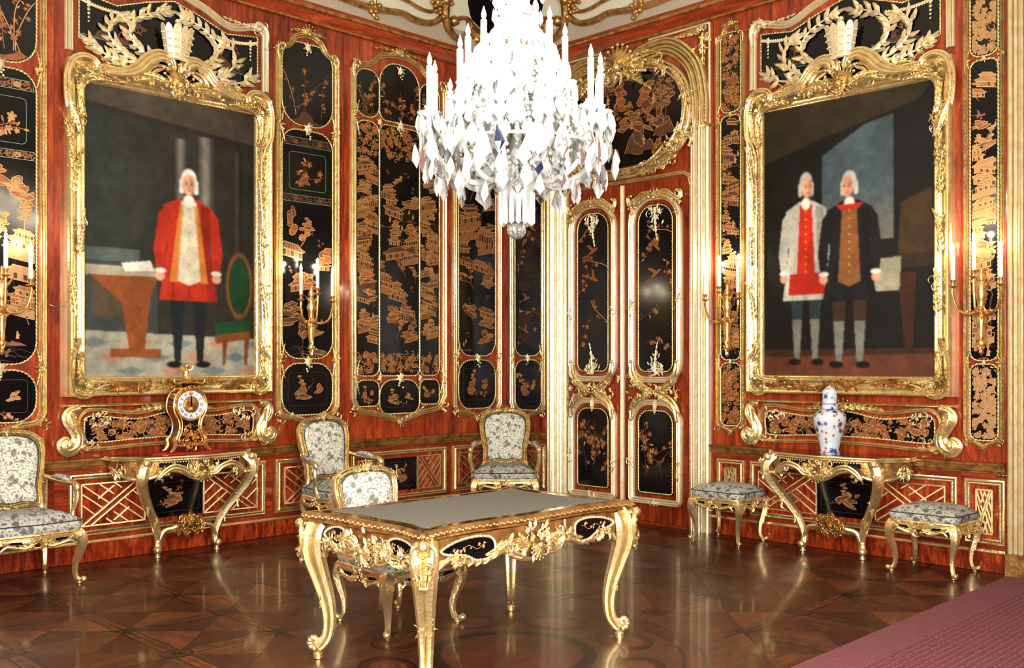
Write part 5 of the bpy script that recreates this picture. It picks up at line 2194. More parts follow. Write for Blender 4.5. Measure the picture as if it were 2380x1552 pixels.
def make_chair(label, arms=True, top=1.05, seat=.375, w=.31):
    root = thing('armchair' if arms else 'desk_chair', label, 'chair')
    rng = random.Random(71)
    k = w / .31
    out = [tuple(p) for p in cat([(-.30 * k, -.27), (-.16 * k, -.295), (0, -.315), (.16 * k, -.295), (.30 * k, -.27), (.315 * k, -.1), (.28 * k, .15), (.255 * k, .25), (0, .27), (-.255 * k, .25), (-.28 * k, .15), (-.315 * k, -.1)], 4, True)]
    seat_parts(root, out, seat, rng, [(0, -.318, 0, .5 * k), (.312 * k, -.04, pi / 2, .4), (-.312 * k, -.04, -pi / 2, .4)], None)
    for sx in (-1, 1):
        mb = MB()
        cabriole(mb, sx * .275 * k, -.245, sx, -1, seat - .02, .042, .05)
        t = MB()
        cluster(t, 0, 0, 0, .02, .03, rng, 7, .018)
        mb.merge(t, face(sx * .30 * k, -.285, seat - .06, sx * pi / 4))
        mb.build('leg', 'gold', root)
        mb = MB()
        cabriole(mb, sx * .235 * k, .225, sx * .35, 1, seat - .02, .036, .05)
        mb.build('leg', 'gold', root)
    # back: cartouche frame, padded front, plain back
    hb = top - .47
    O = [tuple(p) for p in cat([(-.20 * k, .0), (-.225 * k, .05), (-.222 * k, hb * .25), (-.245 * k, hb * .45), (-.262 * k, hb * .68), (-.245 * k, hb * .86), (-.16 * k, hb * .965), (0, hb), (.16 * k, hb * .965), (.245 * k, hb * .86), (.262 * k, hb * .68), (.245 * k, hb * .45), (.222 * k, hb * .25), (.225 * k, .05), (.20 * k, .0), (.1 * k, .012), (0, .0), (-.1 * k, .012)], 4, True)]
    M = face(0, .225, .47, 0, 1, -.20)
    t = MB()
    mould(t, inset(O, .024), reeds(.027, .045, 3, 4, (.8, 1, .7)), True, -.012)
    mould(t, inset(O, .024), [(-.027, 0), (-.02, -.03), (.02, -.03), (.027, 0)], True, -.008)
    mb = MB()
    mb.merge(t, M)
    for sx in (-1, 1):
        tube(mb, [(sx * .235 * k, .215, seat - .02), (sx * .222 * k, .222, .44), (sx * .21 * k, .235, .50)], [.03, .026, .024], 8)
    mb.build('back_frame', 'gold', root)
    t = MB()
    tl = MB()
    shell(t, 0, hb - .03, .028, .06, .2, pi - .2, 7)
    for sg in (-1, 1):
        acanthus(t, (sg * .03, hb - .025), (0 if sg > 0 else pi) + sg * .05, .13, .04, .03, -sg * .4, 5)
        acanthus(tl, (sg * .01, .02), (0 if sg > 0 else pi), .1, .03, .03, sg * .1, 4)
        t2 = MB()
        cluster(t2, sg * .235 * k, hb * .84, .03, .018, .035, rng, 10, .014)
        mb = MB()
        mb.merge(t2, M)
        mb.build('shoulder_carving', 'gold', root)
    cluster(t, 0, hb - .02, .035, .04, .02, rng, 10, .017)
    cluster(tl, 0, .025, .03, .03, .012, rng, 6, .014)
    mb = MB()
    mb.merge(t, M)
    mb.build('crest_carving', 'gold', root)
    mb = MB()
    mb.merge(tl, M)
    mb.build('foot_carving', 'gold', root)
    mb = MB()
    domed(mb, [(x * .815, hb * .5 + (y - hb * .5) * .845) for x, y in O], [(0, -.01), (.0, .008), (.012, .02), (.04, .03), (.09, .035)], M)
    pad = mb.build('back_pad', 'fabric', root, smooth=60)
    t = MB()
    ptube(t, [(x * .80, hb * .5 + (y - hb * .5) * .83) for x, y in O], .004, .02, 5, closed=True)
    mb = MB()
    mb.merge(t, M)
    mb.build('piping', 'piping', pad)
    if arms:
        for sx in (-1, 1):
            mb = MB()
            P = cat([(sx * .235, .27, .70), (sx * .285, .17, .675), (sx * .32, .03, .665), (sx * .335, -.05, .66), (sx * .34, -.085, .635), (sx * .335, -.075, .61)], 5)
            tube(mb, P, [.018, .018, .02, .023, .02, .014], 8, flute=.1)
            blob(mb, (sx * .34, -.075, .645), .026, 0, 2)
            arm = mb.build('arm', 'gold', root)
            mb = MB()
            tube(mb, cat([(sx * .27, .20, .695), (sx * .295, .15, .698), (sx * .315, .05, .692), (sx * .322, .01, .68)], 4), [.012, .03, .032, .014], 8, asp=.7)
            mb.build('arm_pad', 'fabric_shaded', arm, smooth=60)
            mb = MB()
            tube(mb, cat([(sx * .335, -.06, .65), (sx * .345, -.075, .56), (sx * .325, -.05, .47), (sx * .312, -.06, .40), (sx * .312, -.09, .36)], 5), [.017, .02, .018, .022, .03], 8, flute=.1)
            mb.build('arm_support', 'gold', root)
    return root


def place(o, x, y, rz, label=None):
    o.location = (x, y, 0)
    o.rotation_euler = (0, 0, rz)
    if label:
        o['label'] = label
    return o


ch = make_chair('gilt armchair with grey floral cloth at the left picture edge')
place(ch, -5.075, -.44, 0)
ch['group'] = 'gilt armchairs along the walls'
c2 = copy_tree(ch)
place(c2, -2.44, -.47, .0, 'gilt armchair below the tall panel left of the wide lacquer panel')
c3 = copy_tree(ch)
place(c3, -.51, -.50, -pi / 4, 'gilt armchair standing across the room corner left of the door')
ds = make_chair('low gilt chair tucked behind the writing table, back rising above it', False, .895, .36, .275)
place(ds, -3.90, -3.03, 0)


def make_stool(label):
    root = thing('stool', label, 'stool', group='gilt stools beside the right console')
    rng = random.Random(72)
    out = [tuple(p) for p in cat([(-.235, -.205), (0, -.225), (.235, -.205), (.25, 0), (.235, .205), (0, .225), (-.235, .205), (-.25, 0)], 5, True)]
    seat_parts(root, out, .385, rng, [(0, -.226, 0, .4), (.25, 0, pi / 2, .34), (-.25, 0, -pi / 2, .34), (0, .226, pi, .4)], None, cush=.085, dome=.045)
    for sx in (-1, 1):
        for sy in (-1, 1):
            mb = MB()
            cabriole(mb, sx * .21, sy * .18, sx, sy, .365, .038, .045)
            t = MB()
            cluster(t, 0, 0, 0, .02, .025, rng, 6, .016)
            mb.merge(t, face(sx * .232, sy * .205, .335, sx * sy * -pi / 4 * -1 if sy < 0 else pi - sx * pi / 4))
            mb.build('leg', 'gold', root)
    return root


st = make_stool('gilt stool with grey floral seat left of the right console, by the door')
place(st, -.255, -2.935, pi / 2)
s2 = copy_tree(st)
place(s2, -.27, -4.665, pi / 2, 'gilt stool with grey floral seat right of the right console, by the carpet')

# ------------------------------------------------------------------ writing table
rng = random.Random(81)
tb = thing('writing_table', 'large gilt rococo writing table with grey felt top in the centre', 'table', (-3.93, -3.74, 0))
qx = [(.742, .482), (.69, .470), (.60, .445), (.45, .43), (.25, .435), (0, .45)]
qy = [(.762, .455), (.752, .40), (.73, .32), (.715, .2), (.725, 0)]
q1 = qy[::-1] + qx
P = []
P += [(x, y) for x, y in q1]
P += [(-x, y) for x, y in q1[::-1][1:]]
P += [(-x, -y) for x, y in q1[1:]]
P += [(x, -y) for x, y in q1[::-1][1:-1]]
OUT = [tuple(p) for p in cat(P, 4, True)]
mb = MB()
slab(mb, OUT, 0, 0, 0, [(.02, .70), (.016, .702), (.014, .745), (.016, .749)])
mb.build('table_top', 'lacquer_table', tb, smooth=0)
mb = MB()
slabm = MB()
prof = [(.03, .698), (.012, .700), (.004, .708), (.010, .716), (.002, .724), (.0, .734), (.006, .744), (.014, .750), (.026, .751), (.028, .749)]
N_ = [inset(OUT, i) for i, z in prof]
k = len(OUT)
vs = [(N_[j][i][0], N_[j][i][1], prof[j][1]) for j in range(len(prof)) for i in range(k)]
mb.add(vs, [(j * k + i, j * k + (i + 1) % k, (j + 1) * k + (i + 1) % k, (j + 1) * k + i) for j in range(len(prof) - 1) for i in range(k)])
em = mb.build('edge_moulding', 'gold_old', tb)
if True:
    mb = MB()
    PP = np.array(OUT + OUT[:1])
    dd = np.hypot(*np.diff(PP, axis=0).T)
    ss = np.concatenate([[0], np.cumsum(dd)])
    nb = int(ss[-1] / .022)
    for i in range(nb):
        t = ss[-1] * i / nb
        x, y = np.interp(t, ss, PP[:, 0]), np.interp(t, ss, PP[:, 1])
        blob(mb, (x * .998, y * .998, .729 + .005 * (i % 2)), (.010, .010, .007), 0)
    mb.build('edge_carving', 'gold', em)
mb = MB()
slab(mb, [(x * .85, y * .78) for x, y in OUT], 0, 0, 0, [(.0, .7495), (0, .7515), (.002, .752)])
mb.build('felt_cover', 'felt', tb, smooth=0)
mb = MB()
for t in range(46):
    i = int(t * k / 46)
    a, b = inset(OUT, .05)[i], inset(OUT, .075)[i]
    x, y = (a[0] + b[0]) / 2, (a[1] + b[1]) / 2
    lathe(mb, [(.004, .7492), (.012, .7497), (.001, .7499)], 6, (x + rng.uniform(-.01, .01), y + rng.uniform(-.01, .01), 0))
mb.build('top_inlay', 'gold_old', tb)


def apron_bottom(t, long):
    """lower edge of the apron; t runs -1..1 along the side"""
    a = abs(t)
    C = [(0, .53), (.16, .545), (.26, .59), (.36, .60), (.5, .565), (.68, .575), (.82, .615), (.9, .58), (1, .52)]
    return float(np.interp(a, [c[0] for c in C], [c[1] for c in C]))


for name, ang, half, dep in (('front', 0, .68, .41), ('back', pi, .68, .41), ('left', -pi / 2, .395, .665), ('right', pi / 2, .395, .665)):
    long = half > .5
    bow = .02
    Mt = Matrix.Rotation(ang, 4, 'Z')

    def S(t, z, lift=0):
        x = t * half
        y = -(dep + bow * (1 - t * t) + .03 * sin(pi * (z - .5) / .22) - .015 * (1 - (z - .5) / .2) + lift)
        return (x, y, z)
    mb = MB()
    nu, nv = 40, 8
    vs, fs = [], []
    for side in (0, -.025):
        for i in range(nu + 1):
            t = -1 + 2 * i / nu
            b = apron_bottom(t, long)
            for j in range(nv + 1):
                vs.append(S(t, b + (.702 - b) * j / nv, side))
    m_ = (nu + 1) * (nv + 1)
    for i in range(nu):
        for j in range(nv):
            a = i * (nv + 1) + j
            fs.append((a, a + nv + 1, a + nv + 2, a + 1))
            fs.append((m_ + a, m_ + a + 1, m_ + a + nv + 2, m_ + a + nv + 1))
        a = i * (nv + 1)
        fs.append((a, m_ + a, m_ + a + nv + 1, a + nv + 1))
    t_ = MB()
    t_.add(vs, fs)
    mb.merge(t_, Mt)
    ap = mb.build('apron', 'gold_old', tb)
    # rim along the lower edge
    mb = MB()
    t_ = MB()
    tube(t_, [S(t, apron_bottom(t, long), .004) for t in np.linspace(-1, 1, 61)], .013, 7)
    mb.merge(t_, Mt)
    mb.build('apron_rim', 'gold', ap)
    # lacquer cartouches with beaded borders near both ends
    for sg in (-1, 1):
        C = cat([(.46, .585), (.58, .578), (.70, .612), (.86, .628), (.90, .65), (.76, .68), (.58, .69), (.45, .675), (.42, .63)], 4, True)
        mb = MB()
        t_ = MB()
        pts = [S(sg * c[0], c[1], .006) for c in C]
        kk = len(pts)
        ctr = S(sg * .64, .645, .008)
        t_.add(pts + [ctr], [(i, (i + 1) % kk, kk) if sg > 0 else ((i + 1) % kk, i, kk) for i in range(kk)])
        mb.merge(t_, Mt)
        lc = mb.build('lacquer_cartouche', 'lacquer', tb)
        mb = MB()
        t_ = MB()
        for i, p in enumerate(pts):
            if i % 1 == 0:
                blob(t_, p, .0085)
        tube(t_, pts, .006, 5, closed=True)
        mb.merge(t_, Mt)
        mb.build('beading', 'gold_pale', lc)
        mb = MB()
        t_ = MB()
        for q_ in range(9):
            f_ = sg * rng.uniform(.5, .8)
            p = S(f_, rng.uniform(.625, .665), .0085)
            t2 = MB()
            flower(t2, 0, 0, 0, rng.uniform(.006, .011), 5)
            t_.merge(t2, Matrix.Translation(p))
        tube(t_, [S(sg * t, .645 + .012 * sin(t * 40), .009) for t in np.linspace(.5, .8, 12)], .0015, 4)
        mb.merge(t_, Mt)
        mb.build('gilt_drawing', 'draw_line', lc)
    # carving: middle trophy, foliage along the lower edge
    t_ = MB()
    u = MB()
    cluster(u, 0, 0, .0, .13 if long else .11, .07, rng, 46, .027)
    shell(u, 0, -.02, .02, .075, -pi + .2, -.2, 9)
    for sg in (-1, 1):
        acanthus(u, (sg * .06, -.02), (0 if sg > 0 else pi) + sg * .5, .14, .06, .005, -sg * .6, 5)
        acanthus(u, (sg * .10, .03), -pi / 2 + sg * .5, .11, .05, .0, sg * .6, 5)
        ribs(u, [(sg * .17, .05), (sg * .19, .0), (sg * .16, -.05), (sg * .10, -.065), (sg * .09, -.03)], (-.01, .01), .011, .004)
    t_.merge(u, Matrix.Translation((0, -(dep + bow + .022), .625)))
    for sg in (-1, 1):
        for kx in range(7):
            t = sg * (.40 + .075 * kx)
            z = apron_bottom(t, long)
            p = S(t, z, .006)
            u = MB()
            leaf(u, 0, .012, 0, -pi / 2 + sg * .5, .045, .022, bend=sg * .6)
            blob(u, W3(0, .01, .004), .010)
            t_.merge(u, Matrix.Translation(p))
        u = MB()
        acanthus(u, (0, 0), -pi / 2 + sg * .9, .12, .055, 0, sg * .5, 5)
        cluster(u, 0, -.01, .005, .05, .035, rng, 12, .022)
        t_.merge(u, Matrix.Translation(S(sg * .32, .65, .004)))
        u = MB()
        cluster(u, 0, 0, .004, .05, .02, rng, 18, .02)
        t2 = MB()
        t2.merge(u, Matrix.Translation(S(sg * .76, .60, .004)))
        mb = MB()
        mb.merge(t2, Mt)
        mb.build('apron_carving', 'gold', ap)
    mb = MB()
    mb.merge(t_, Mt)
    mb.build('centre_carving', 'gold', ap)
for sx in (-1, 1):
    for sy in (-1, 1):
        mb = MB()
        x, y = sx * .672, sy * .40
        l = math.hypot(1, 1)
        dx, dy = sx / l, sy / l
        C = [(.70, .02, .055), (.66, .045, .062), (.60, .055, .066), (.52, .05, .060), (.42, .02, .050), (.30, -.015, .041), (.2, -.028, .035), (.12, -.018, .031), (.075, .01, .029), (.055, .03, .026)]
        pts = cat([(x + dx * o, y + dy * o, z, r) for z, o, r in C], 5)
        tube(mb, [p[:3] for p in pts], [p[3] for p in pts], 16, flute=.3, up=(dx, dy, 0))
        for kk in range(9):
            a = kk / 8 * 5.2
            rr = .034 * (1 - kk / 11)
            c_ = .05
            blob(mb, (x + dx * (c_ + rr * sin(a) * .9), y + dy * (c_ + rr * sin(a) * .9), .085 - rr * cos(a)), .017, 0, 2)
        lathe(mb, [(.020, .0), (.026, .003), (.026, .028), (.018, .034), (.024, .05)], 12, (x + dx * .03, y + dy * .03, 0))
        lg = mb.build('leg', 'gold', tb)
        mb = MB()
        u = MB()
        acanthus(u, (0, .05), -pi / 2, .12, .05, .004, 0, 6)
        for s2 in (-1, 1):
            ribs(u, [(s2 * .02, .125), (s2 * .05, .10), (s2 * .052, .04), (s2 * .035, -.02), (s2 * .015, -.07)], (0,), .012, -.004)
        shell(u, 0, .07, .006, .05, .3, pi - .3, 7)
        cluster(u, 0, .0, .006, .045, .04, rng, 12, .02)
        blob(u, W3(0, .115, .01), .028, 0, 2)
        ang = math.atan2(dy, dx) + pi / 2
        mb.merge(u, face(x + dx * .11, y + dy * .11, .575, ang))
        mb.build('knee_carving', 'gold', lg)
        mb = MB()
        for s2 in (-1, 1):
            u = MB()
            cluster(u, s2 * .030, 0, -.012, .006, .045, rng, 8, .012)
            mb = MB()
            mb.merge(u, face(x + dx * .02, y + dy * .02, .30, ang))
            mb.build('leg_carving', 'gold', lg)


# ------------------------------------------------------------------ console tables
def make_console(label, top_h):
    root = thing('console_table', label, 'console table')
    rng = random.Random(91)
    T = top_h
    half = [(.585, -.002), (.58, -.10), (.53, -.20), (.455, -.275), (.44, -.345), (.35, -.375), (.2, -.40), (0, -.43)]
    out = [(x, y) for x, y in cat(half, 4)]
    out = [tuple(p) for p in out] + [(-p[0], p[1]) for p in out[::-1][1:]]
    mb = MB()
    slab(mb, out, 0, 0, 0, [(.03, T - .022), (.012, T - .02), (.008, T - .002), (.012, T), (.1, T)])
    mb.build('table_top', 'lacquer_table', root)
    mb = MB()
    tube(mb, [(p[0], p[1], T - .012) for p in out], .011, 8)
    tube(mb, [(p[0] * .985, p[1] * .985, T - .03) for p in out], .009, 8)
    mb.build('edge_moulding', 'gold', root)
    # apron following the outline, scalloped below
    A = [(p[0] * .94, p[1] * .93 - .0) for p in out]
    nA = len(A)
    vs, fs = [], []
    bots = []
    for i, p in enumerate(A):
        t = abs(p[0]) / .55
        b = T - .035 - float(np.interp(t, [0, .12, .3, .45, .6, .8, .9, 1], [.155, .15, .085, .075, .11, .14, .13, .10]))
        bots.append((p[0], p[1] - .004, b))
        vs += [(p[0], p[1], b), (p[0] * 1.02, p[1] * 1.02, (b + T - .03) / 2), (p[0], p[1], T - .03), (p[0] * .95, p[1] * .94, T - .03), (p[0] * .95, p[1] * .94, b)]
    for i in range(nA - 1):
        for j in range(4):
            a = i * 5 + j
            fs.append((a, a + 1, a + 6, a + 5))
        fs.append((i * 5 + 4, i * 5, i * 5 + 5, i * 5 + 9))
    mb = MB()
    mb.add(vs, fs)
    ap = mb.build('apron', 'gold_old', root)
    mb = MB()
    tube(mb, bots, .014, 7)
    mb.build('apron_rim', 'gold', ap)
    for sg in (-1, 1):
        mb = MB()
        a = [(sg * x, y, z) for x, y, z in ((.33, -.365, T - .045), (.22, -.385, T - .045), (.10, -.405, T - .045), (.10, -.405, T - .085), (.22, -.388, T - .075), (.33, -.368, T - .082))]
        b = [(x, y + .01, z) for x, y, z in a]
        mb.add(a + b, [(0, 1, 2, 3, 4, 5) if sg < 0 else (5, 4, 3, 2, 1, 0), (11, 10, 9, 8, 7, 6)])
        mb.v = [(x, y - .012, z) for x, y, z in mb.v]
        lc = mb.build('lacquer_inlay', 'lacquer', ap, smooth=0)
        mb = MB()
        for q_ in range(12):
            f_ = q_ / 11
            blob(mb, (sg * (.10 + .23 * f_), -.420 + .042 * f_ * f_, T - .046 - .0), .006)
        mb.build('beading', 'gold_pale', ap)
    t = MB()
    u = MB()
    cluster(u, 0, 0, 0, .12, .06, rng, 40, .028)
    shell(u, 0, -.03, .015, .08, -pi + .2, -.2, 9)
    for sg in (-1, 1):
        acanthus(u, (sg * .04, -.02), (0 if sg > 0 else pi), .2, .07, .0, sg * .6, 6)
        ribs(u, [(sg * .04, -.05), (sg * .1, -.045), (sg * .16, .0), (sg * .24, .02), (sg * .31, -.01), (sg * .36, -.06)], (-.012, .012), .013, .006)
    t.merge(u, face(0, -.415, T - .10))
    for sg in (-1, 1):
        u = MB()
        cluster(u, 0, 0, 0, .07, .04, rng, 20, .026)
        shell(u, 0, -.01, .01, .06, -pi, 0, 7)
        t2 = MB()
        t2.merge(u, face(sg * .535, -.12, T - .11, sg * (pi / 2 - .35)))
        t2.build('side_carving', 'gold', ap)
        u = MB()
        cluster(u, 0, 0, 0, .05, .04, rng, 16, .024)
        t2 = MB()
        t2.merge(u, face(sg * .3, -.375, T - .14, sg * .2))
        t2.build('apron_carving', 'gold', ap)
    t_ = MB()
    t_.merge(t)
    t_.build('apron_carving', 'gold', ap)
    for sg in (-1, 1):
        mb = MB()
        P = cat([(sg * .405, -.335, T - .03), (sg * .455, -.37, T - .09), (sg * .462, -.36, T - .17), (sg * .43, -.31, T - .27), (sg * .355, -.24, T - .40), (sg * .285, -.19, T - .52), (sg * .245, -.165, T - .64), (sg * .24, -.16, T - .70), (sg * .25, -.17, .055)], 5)
        tube(mb, P, [.04, .046, .044, .04, .036, .032, .029, .026, .026], 12, flute=.17)
        blob(mb, (sg * .255, -.18, .06), .032, 0, 2)
        lathe(mb, [(.018, .0), (.024, .003), (.022, .02), (.014, .026), (.026, .04)], 12, (sg * .25, -.17, 0))
        blob(mb, (sg * .44, -.385, T - .045), .034, 0, 2)
        lg = mb.build('leg', 'gold', root)
        mb = MB()
        for (x, y, z, a, s) in ((.47, -.385, T - .10, .45, 1.0), (.37, -.28, T - .36, .4, .8), (.29, -.225, T - .50, .3, .6)):
            u = MB()
            acanthus(u, (0, .02), -pi / 2, .13, .05, .02, 0, 5)
            cluster(u, 0, 0, .018, .03, .05, rng, 12, .02)
            mb = MB()
            mb.merge(u, face(sg * x, y + .02, z, sg * a, s))
            mb.build('leg_carving', 'gold', lg)
        mb = MB()
        tube(mb, cat([(sg * .245, -.165, .12), (sg * .20, -.175, .20), (sg * .13, -.19, .22), (sg * .08, -.19, .24)], 5), [.022, .02, .022, .02], 8)
        mb.build('stretcher_arm', 'gold', root)
    u = MB()
    cluster(u, 0, 0, .01, .115, .075, rng, 80, .024)
    for k in range(8):
        a = k * pi / 4 + .2
        acanthus(u, (cos(a) * .02, sin(a) * .015), a, .075, .05, .0, .9, 4)
    flower(u, 0, .02, .035, .045, 8)
    for k in range(26):
        blob(u, W3(rng.uniform(-.1, .1), rng.uniform(-.07, .07), .02), rng.uniform(.010, .018))
    mb = MB()
    mb.merge(u, face(0, -.20, .24))
    u = MB()
    cluster(u, 0, 0, .0, .1, .06, rng, 24, .024)
    mb.merge(u, face(0, -.17, .24, pi))
    mb.build('stretcher_carving', 'gold_old', root)
    return root


cA = make_console('gilt console table under the clock against the left wall', .80)
cA.location = (-3.755, -.055, 0)
cB = copy_tree(cA)
cB['label'] = 'gilt console table under the porcelain vase against the right wall'
cB.location = (-.055, -3.86, 0)
cB.rotation_euler = (0, 0, -pi / 2)

# ------------------------------------------------------------------ clock on a red cloth
cl = thing('table_cloth', 'small red cloth lying under the clock', 'cloth', (-3.76, -.22, .80))
mb = MB()
slab(mb, [(-.30, -.03), (-.02, -.17), (.24, -.12), (.30, .05), (.02, .16), (-.2, .12)], 0, 0, 0, [(0, .0005), (0, .004), (.004, .005), (.05, .005)])
mb.build('cloth_sheet', 'red_cloth', cl)
ck = thing('mantel_clock', 'waisted red and gilt clock with a figure on top', 'clock', (-3.76, -.215, .806))
body = cat([(0, .055), (.10, .055), (.125, .075), (.12, .10), (.095, .16), (.088, .21), (.10, .26), (.128, .31), (.138, .36), (.13, .42), (.105, .465), (.075, .485), (.068, .50), (0, .50)], 4)
body = [tuple(p) for p in body]
bo = body + [(-p[0], p[1]) for p in body[::-1][1:-1]]
mb = MB()
prism(mb, bo, -.06, .06, back=True)
mb.build('case', 'shell_red', ck)
mb = MB()
prism(mb, [(p[0] * .78, .07 + (p[1] - .055) * .93) for p in bo], .06, .064)
mb.build('door', 'lacquer_table', ck)
mb = MB()
ptube(mb, bo, .008, .062, 6, closed=True)
ptube(mb, bo, .006, -.06, 6, closed=True)
ptube(mb, [(p[0] * .78, .07 + (p[1] - .055) * .93) for p in bo], .005, .066, 6, closed=True)
mb.build('case_mounts', 'brass', ck)
r2 = random.Random(5)
mb = MB()
box(mb, -.065, .065, -.045, .045, .50, .545)
mb.build('cap_block', 'lacquer_table', ck, smooth=0)
mb = MB()
for z in (.50, .545):
    box(mb, -.075, .075, -.055, .055, z - .005, z + .005)
cluster(mb, 0, .49, .065, .07, .02, r2, 18, .02)
for sg in (-1, 1):
    acanthus(mb, (sg * .02, .485), (0 if sg > 0 else pi) - sg * .3, .15, .04, .064, -sg * .8, 5)
    cscroll(mb, (sg * .065, .55), -pi / 2, .09, sg * 20, .05, .008)
mb.build('crown_mount', 'brass', ck)
mb = MB()
cluster(mb, 0, .165, .066, .06, .04, r2, 30, .02)
cluster(mb, 0, .10, .066, .08, .02, r2, 26, .018)
for sg in (-1, 1):
    acanthus(mb, (sg * .02, .12), (0 if sg > 0 else pi) + sg * .5, .09, .035, .066, sg * .3, 5)
mb.build('door_mount', 'brass', ck)
mb = MB()
cluster(mb, 0, .05, .064, .07, .018, r2, 22, .018)
mb.build('apron_mount', 'brass', ck)
for sx in (-1, 1):
    for sy in (-1, 1):
        mb = MB()
        x, y = sx * .125, sy * .055
        tube(mb, cat([(x * .9, y, .13), (x * 1.05, y * 1.1, .10), (x * 1.0, y * 1.1, .06), (x * 1.15, y * 1.2, .025), (x * 1.3, y * 1.25, .012)], 4), [.008, .016, .02, .012, .009], 7)
        blob(mb, (x * 1.3, y * 1.25, .012), .012)
        mb.build('foot', 'brass', ck)
dz = .372
mb = MB()
t = MB()
lathe(t, [(.126, .06), (.130, .066), (.126, .075), (.116, .074), (.112, .07), (.0, .07)], 36)
mb.merge(t, Matrix.Translation((0, 0, dz)) @ Matrix.Rotation(pi / 2, 4, 'X'))
di = mb.build('dial', 'brass', ck)
for k in range(12):
    a = pi / 2 - (k + 1) * pi / 6
    pts = []
    for (r_, w_) in ((.066, -.018), (.066, .018), (.108, .028), (.108, -.028)):
        pts.append((cos(a) * r_ - sin(a) * w_, dz + sin(a) * r_ + cos(a) * w_))
    mb = MB()
    prism(mb, pts, .07, .073)
    pl = mb.build('hour_plaque', 'enamel', di, smooth=0)
ROMAN = ['I', 'II', 'III', 'IIII', 'V', 'VI', 'VII', 'VIII', 'IX', 'X', 'XI', 'XII']
for k, s in enumerate(ROMAN):
    a = pi / 2 - (k + 1) * pi / 6
    mb = MB()
    wd = {'I': .006, 'V': .011, 'X': .011}
    tot = sum(wd[c] for c in s)
    x = -tot / 2
    for c in s:
        w_ = wd[c]
        segs = {'I': [((.5, 0), (.5, 1))], 'V': [((.1, 1), (.5, 0)), ((.5, 0), (.9, 1))], 'X': [((.1, 0), (.9, 1)), ((.1, 1), (.9, 0))]}[c]
        for p, q_ in segs:
            Q = []
            for (px, py) in (p, q_):
                lx, ly = x + px * w_, -.011 + py * .022
                Q.append((lx * 1.35, ly * 1.2))
            dx_, dy_ = Q[1][0] - Q[0][0], Q[1][1] - Q[0][1]
            l_ = math.hypot(dx_, dy_)
            nx, ny = -dy_ / l_ * .002, dx_ / l_ * .002
            poly = [(Q[0][0] + nx, Q[0][1] + ny), (Q[1][0] + nx, Q[1][1] + ny), (Q[1][0] - nx, Q[1][1] - ny), (Q[0][0] - nx, Q[0][1] - ny)]
            R_ = [(cos(a) * (.088 + b_) + sin(a) * a_, dz + sin(a) * (.088 + b_) - cos(a) * a_) for a_, b_ in poly]
            prism(mb, R_, .0728, .0738)
        x += w_
    mb.build('numeral', 'ink_blue', di, smooth=0)
mb = MB()
t = MB()
lathe(t, [(.056, .07), (.056, .073), (.05, .075), (.0, .075)], 28)
mb.merge(t, Matrix.Translation((0, 0, dz)) @ Matrix.Rotation(pi / 2, 4, 'X'))
for k in range(24):
    a = k * pi / 12
    leaf(mb, cos(a) * .02, dz + sin(a) * .02, .0745, a, .028, .009, .003)
mb.build('dial_centre', 'gold_old', di)
for nm, L_, w_ in (('hand', .085, .0035), ('hand', .055, .006)):
    mb = MB()
    prism(mb, [(-w_, dz - .012), (w_, dz - .012), (w_ * 1.3, dz + L_ * .6), (0, dz + L_), (-w_ * 1.3, dz + L_ * .6)], .077, .079)
    mb.build(nm, 'ink_black', di, smooth=0)
# little figure on the cap: seated winged child
mb = MB()
lathe(mb, [(.05, .55), (.055, .56), (.03, .575), (.028, .585)], 12)
tube(mb, cat([(-.01, 0, .575), (-.012, -.004, .605), (-.006, -.004, .635), (-.002, 0, .655)], 4), [.026, .024, .022, .012], 8)
blob(mb, (-.002, -.004, .676), (.02, .02, .023), 0, 2)
blob(mb, (-.002, .004, .684), (.021, .02, .018), 0, 2)
blob(mb, (-.004, -.024, .675), (.004, .005, .005))
for sx in (-1, 1):
    tube(mb, cat([(sx * .012, -.005, .585), (sx * .03, -.03, .585), (sx * .028, -.035, .555)], 4), [.014, .012, .007], 7)
tube(mb, cat([(.015, 0, .645), (.036, -.012, .65), (.045, -.014, .68)], 4), [.009, .008, .006], 6)
tube(mb, cat([(-.02, 0, .645), (-.038, -.012, .625), (-.03, -.03, .61)], 4), [.009, .008, .006], 6)
blob(mb, (.046, -.014, .69), .012, 0, 2)
for sx in (-1, 1):
    u = MB()
    acanthus(u, (0, 0), pi / 2 - sx * .8, .05, .03, 0, sx * .4, 4)
    mb.merge(u, Matrix.Translation((sx * .01, .02, .63)))
mb.build('statuette', 'brass', ck)

# ------------------------------------------------------------------ porcelain vase
vz = thing('porcelain_vase', 'white porcelain vase with blue and red flowers and a lid', 'vase', (-.235, -3.845, .80))
mb = MB()
lathe(mb, [(.078, 0), (.082, .004), (.082, .012), (.074, .02), (.072, .04), (.085, .10), (.108, .18), (.124, .25), (.126, .285), (.118, .31), (.085, .33), (.062, .345), (.057, .37), (.060, .385)], 32)
mb.build('vase_body', 'porcelain', vz)
mb = MB()
lathe(mb, [(.060, .385), (.062, .39), (.055, .395), (.056, .43), (.060, .436), (.056, .442), (.055, .462), (.058, .468), (.052, .49), (.03, .51), (.01, .517), (.012, .524), (.008, .532), (.001, .535)], 28)
mb.build('vase_lid', 'porcelain', vz)
for z, r_ in ((.345, .0625), (.387, .0615), (.012, .083)):
    mb = MB()
    tube(mb, [(cos(t) * r_, sin(t) * r_, z) for t in np.linspace(0, 2 * pi, 33)[:-1]], .0022, 5, closed=True)
    mb.build('blue_line', 'ink_blue', vz)


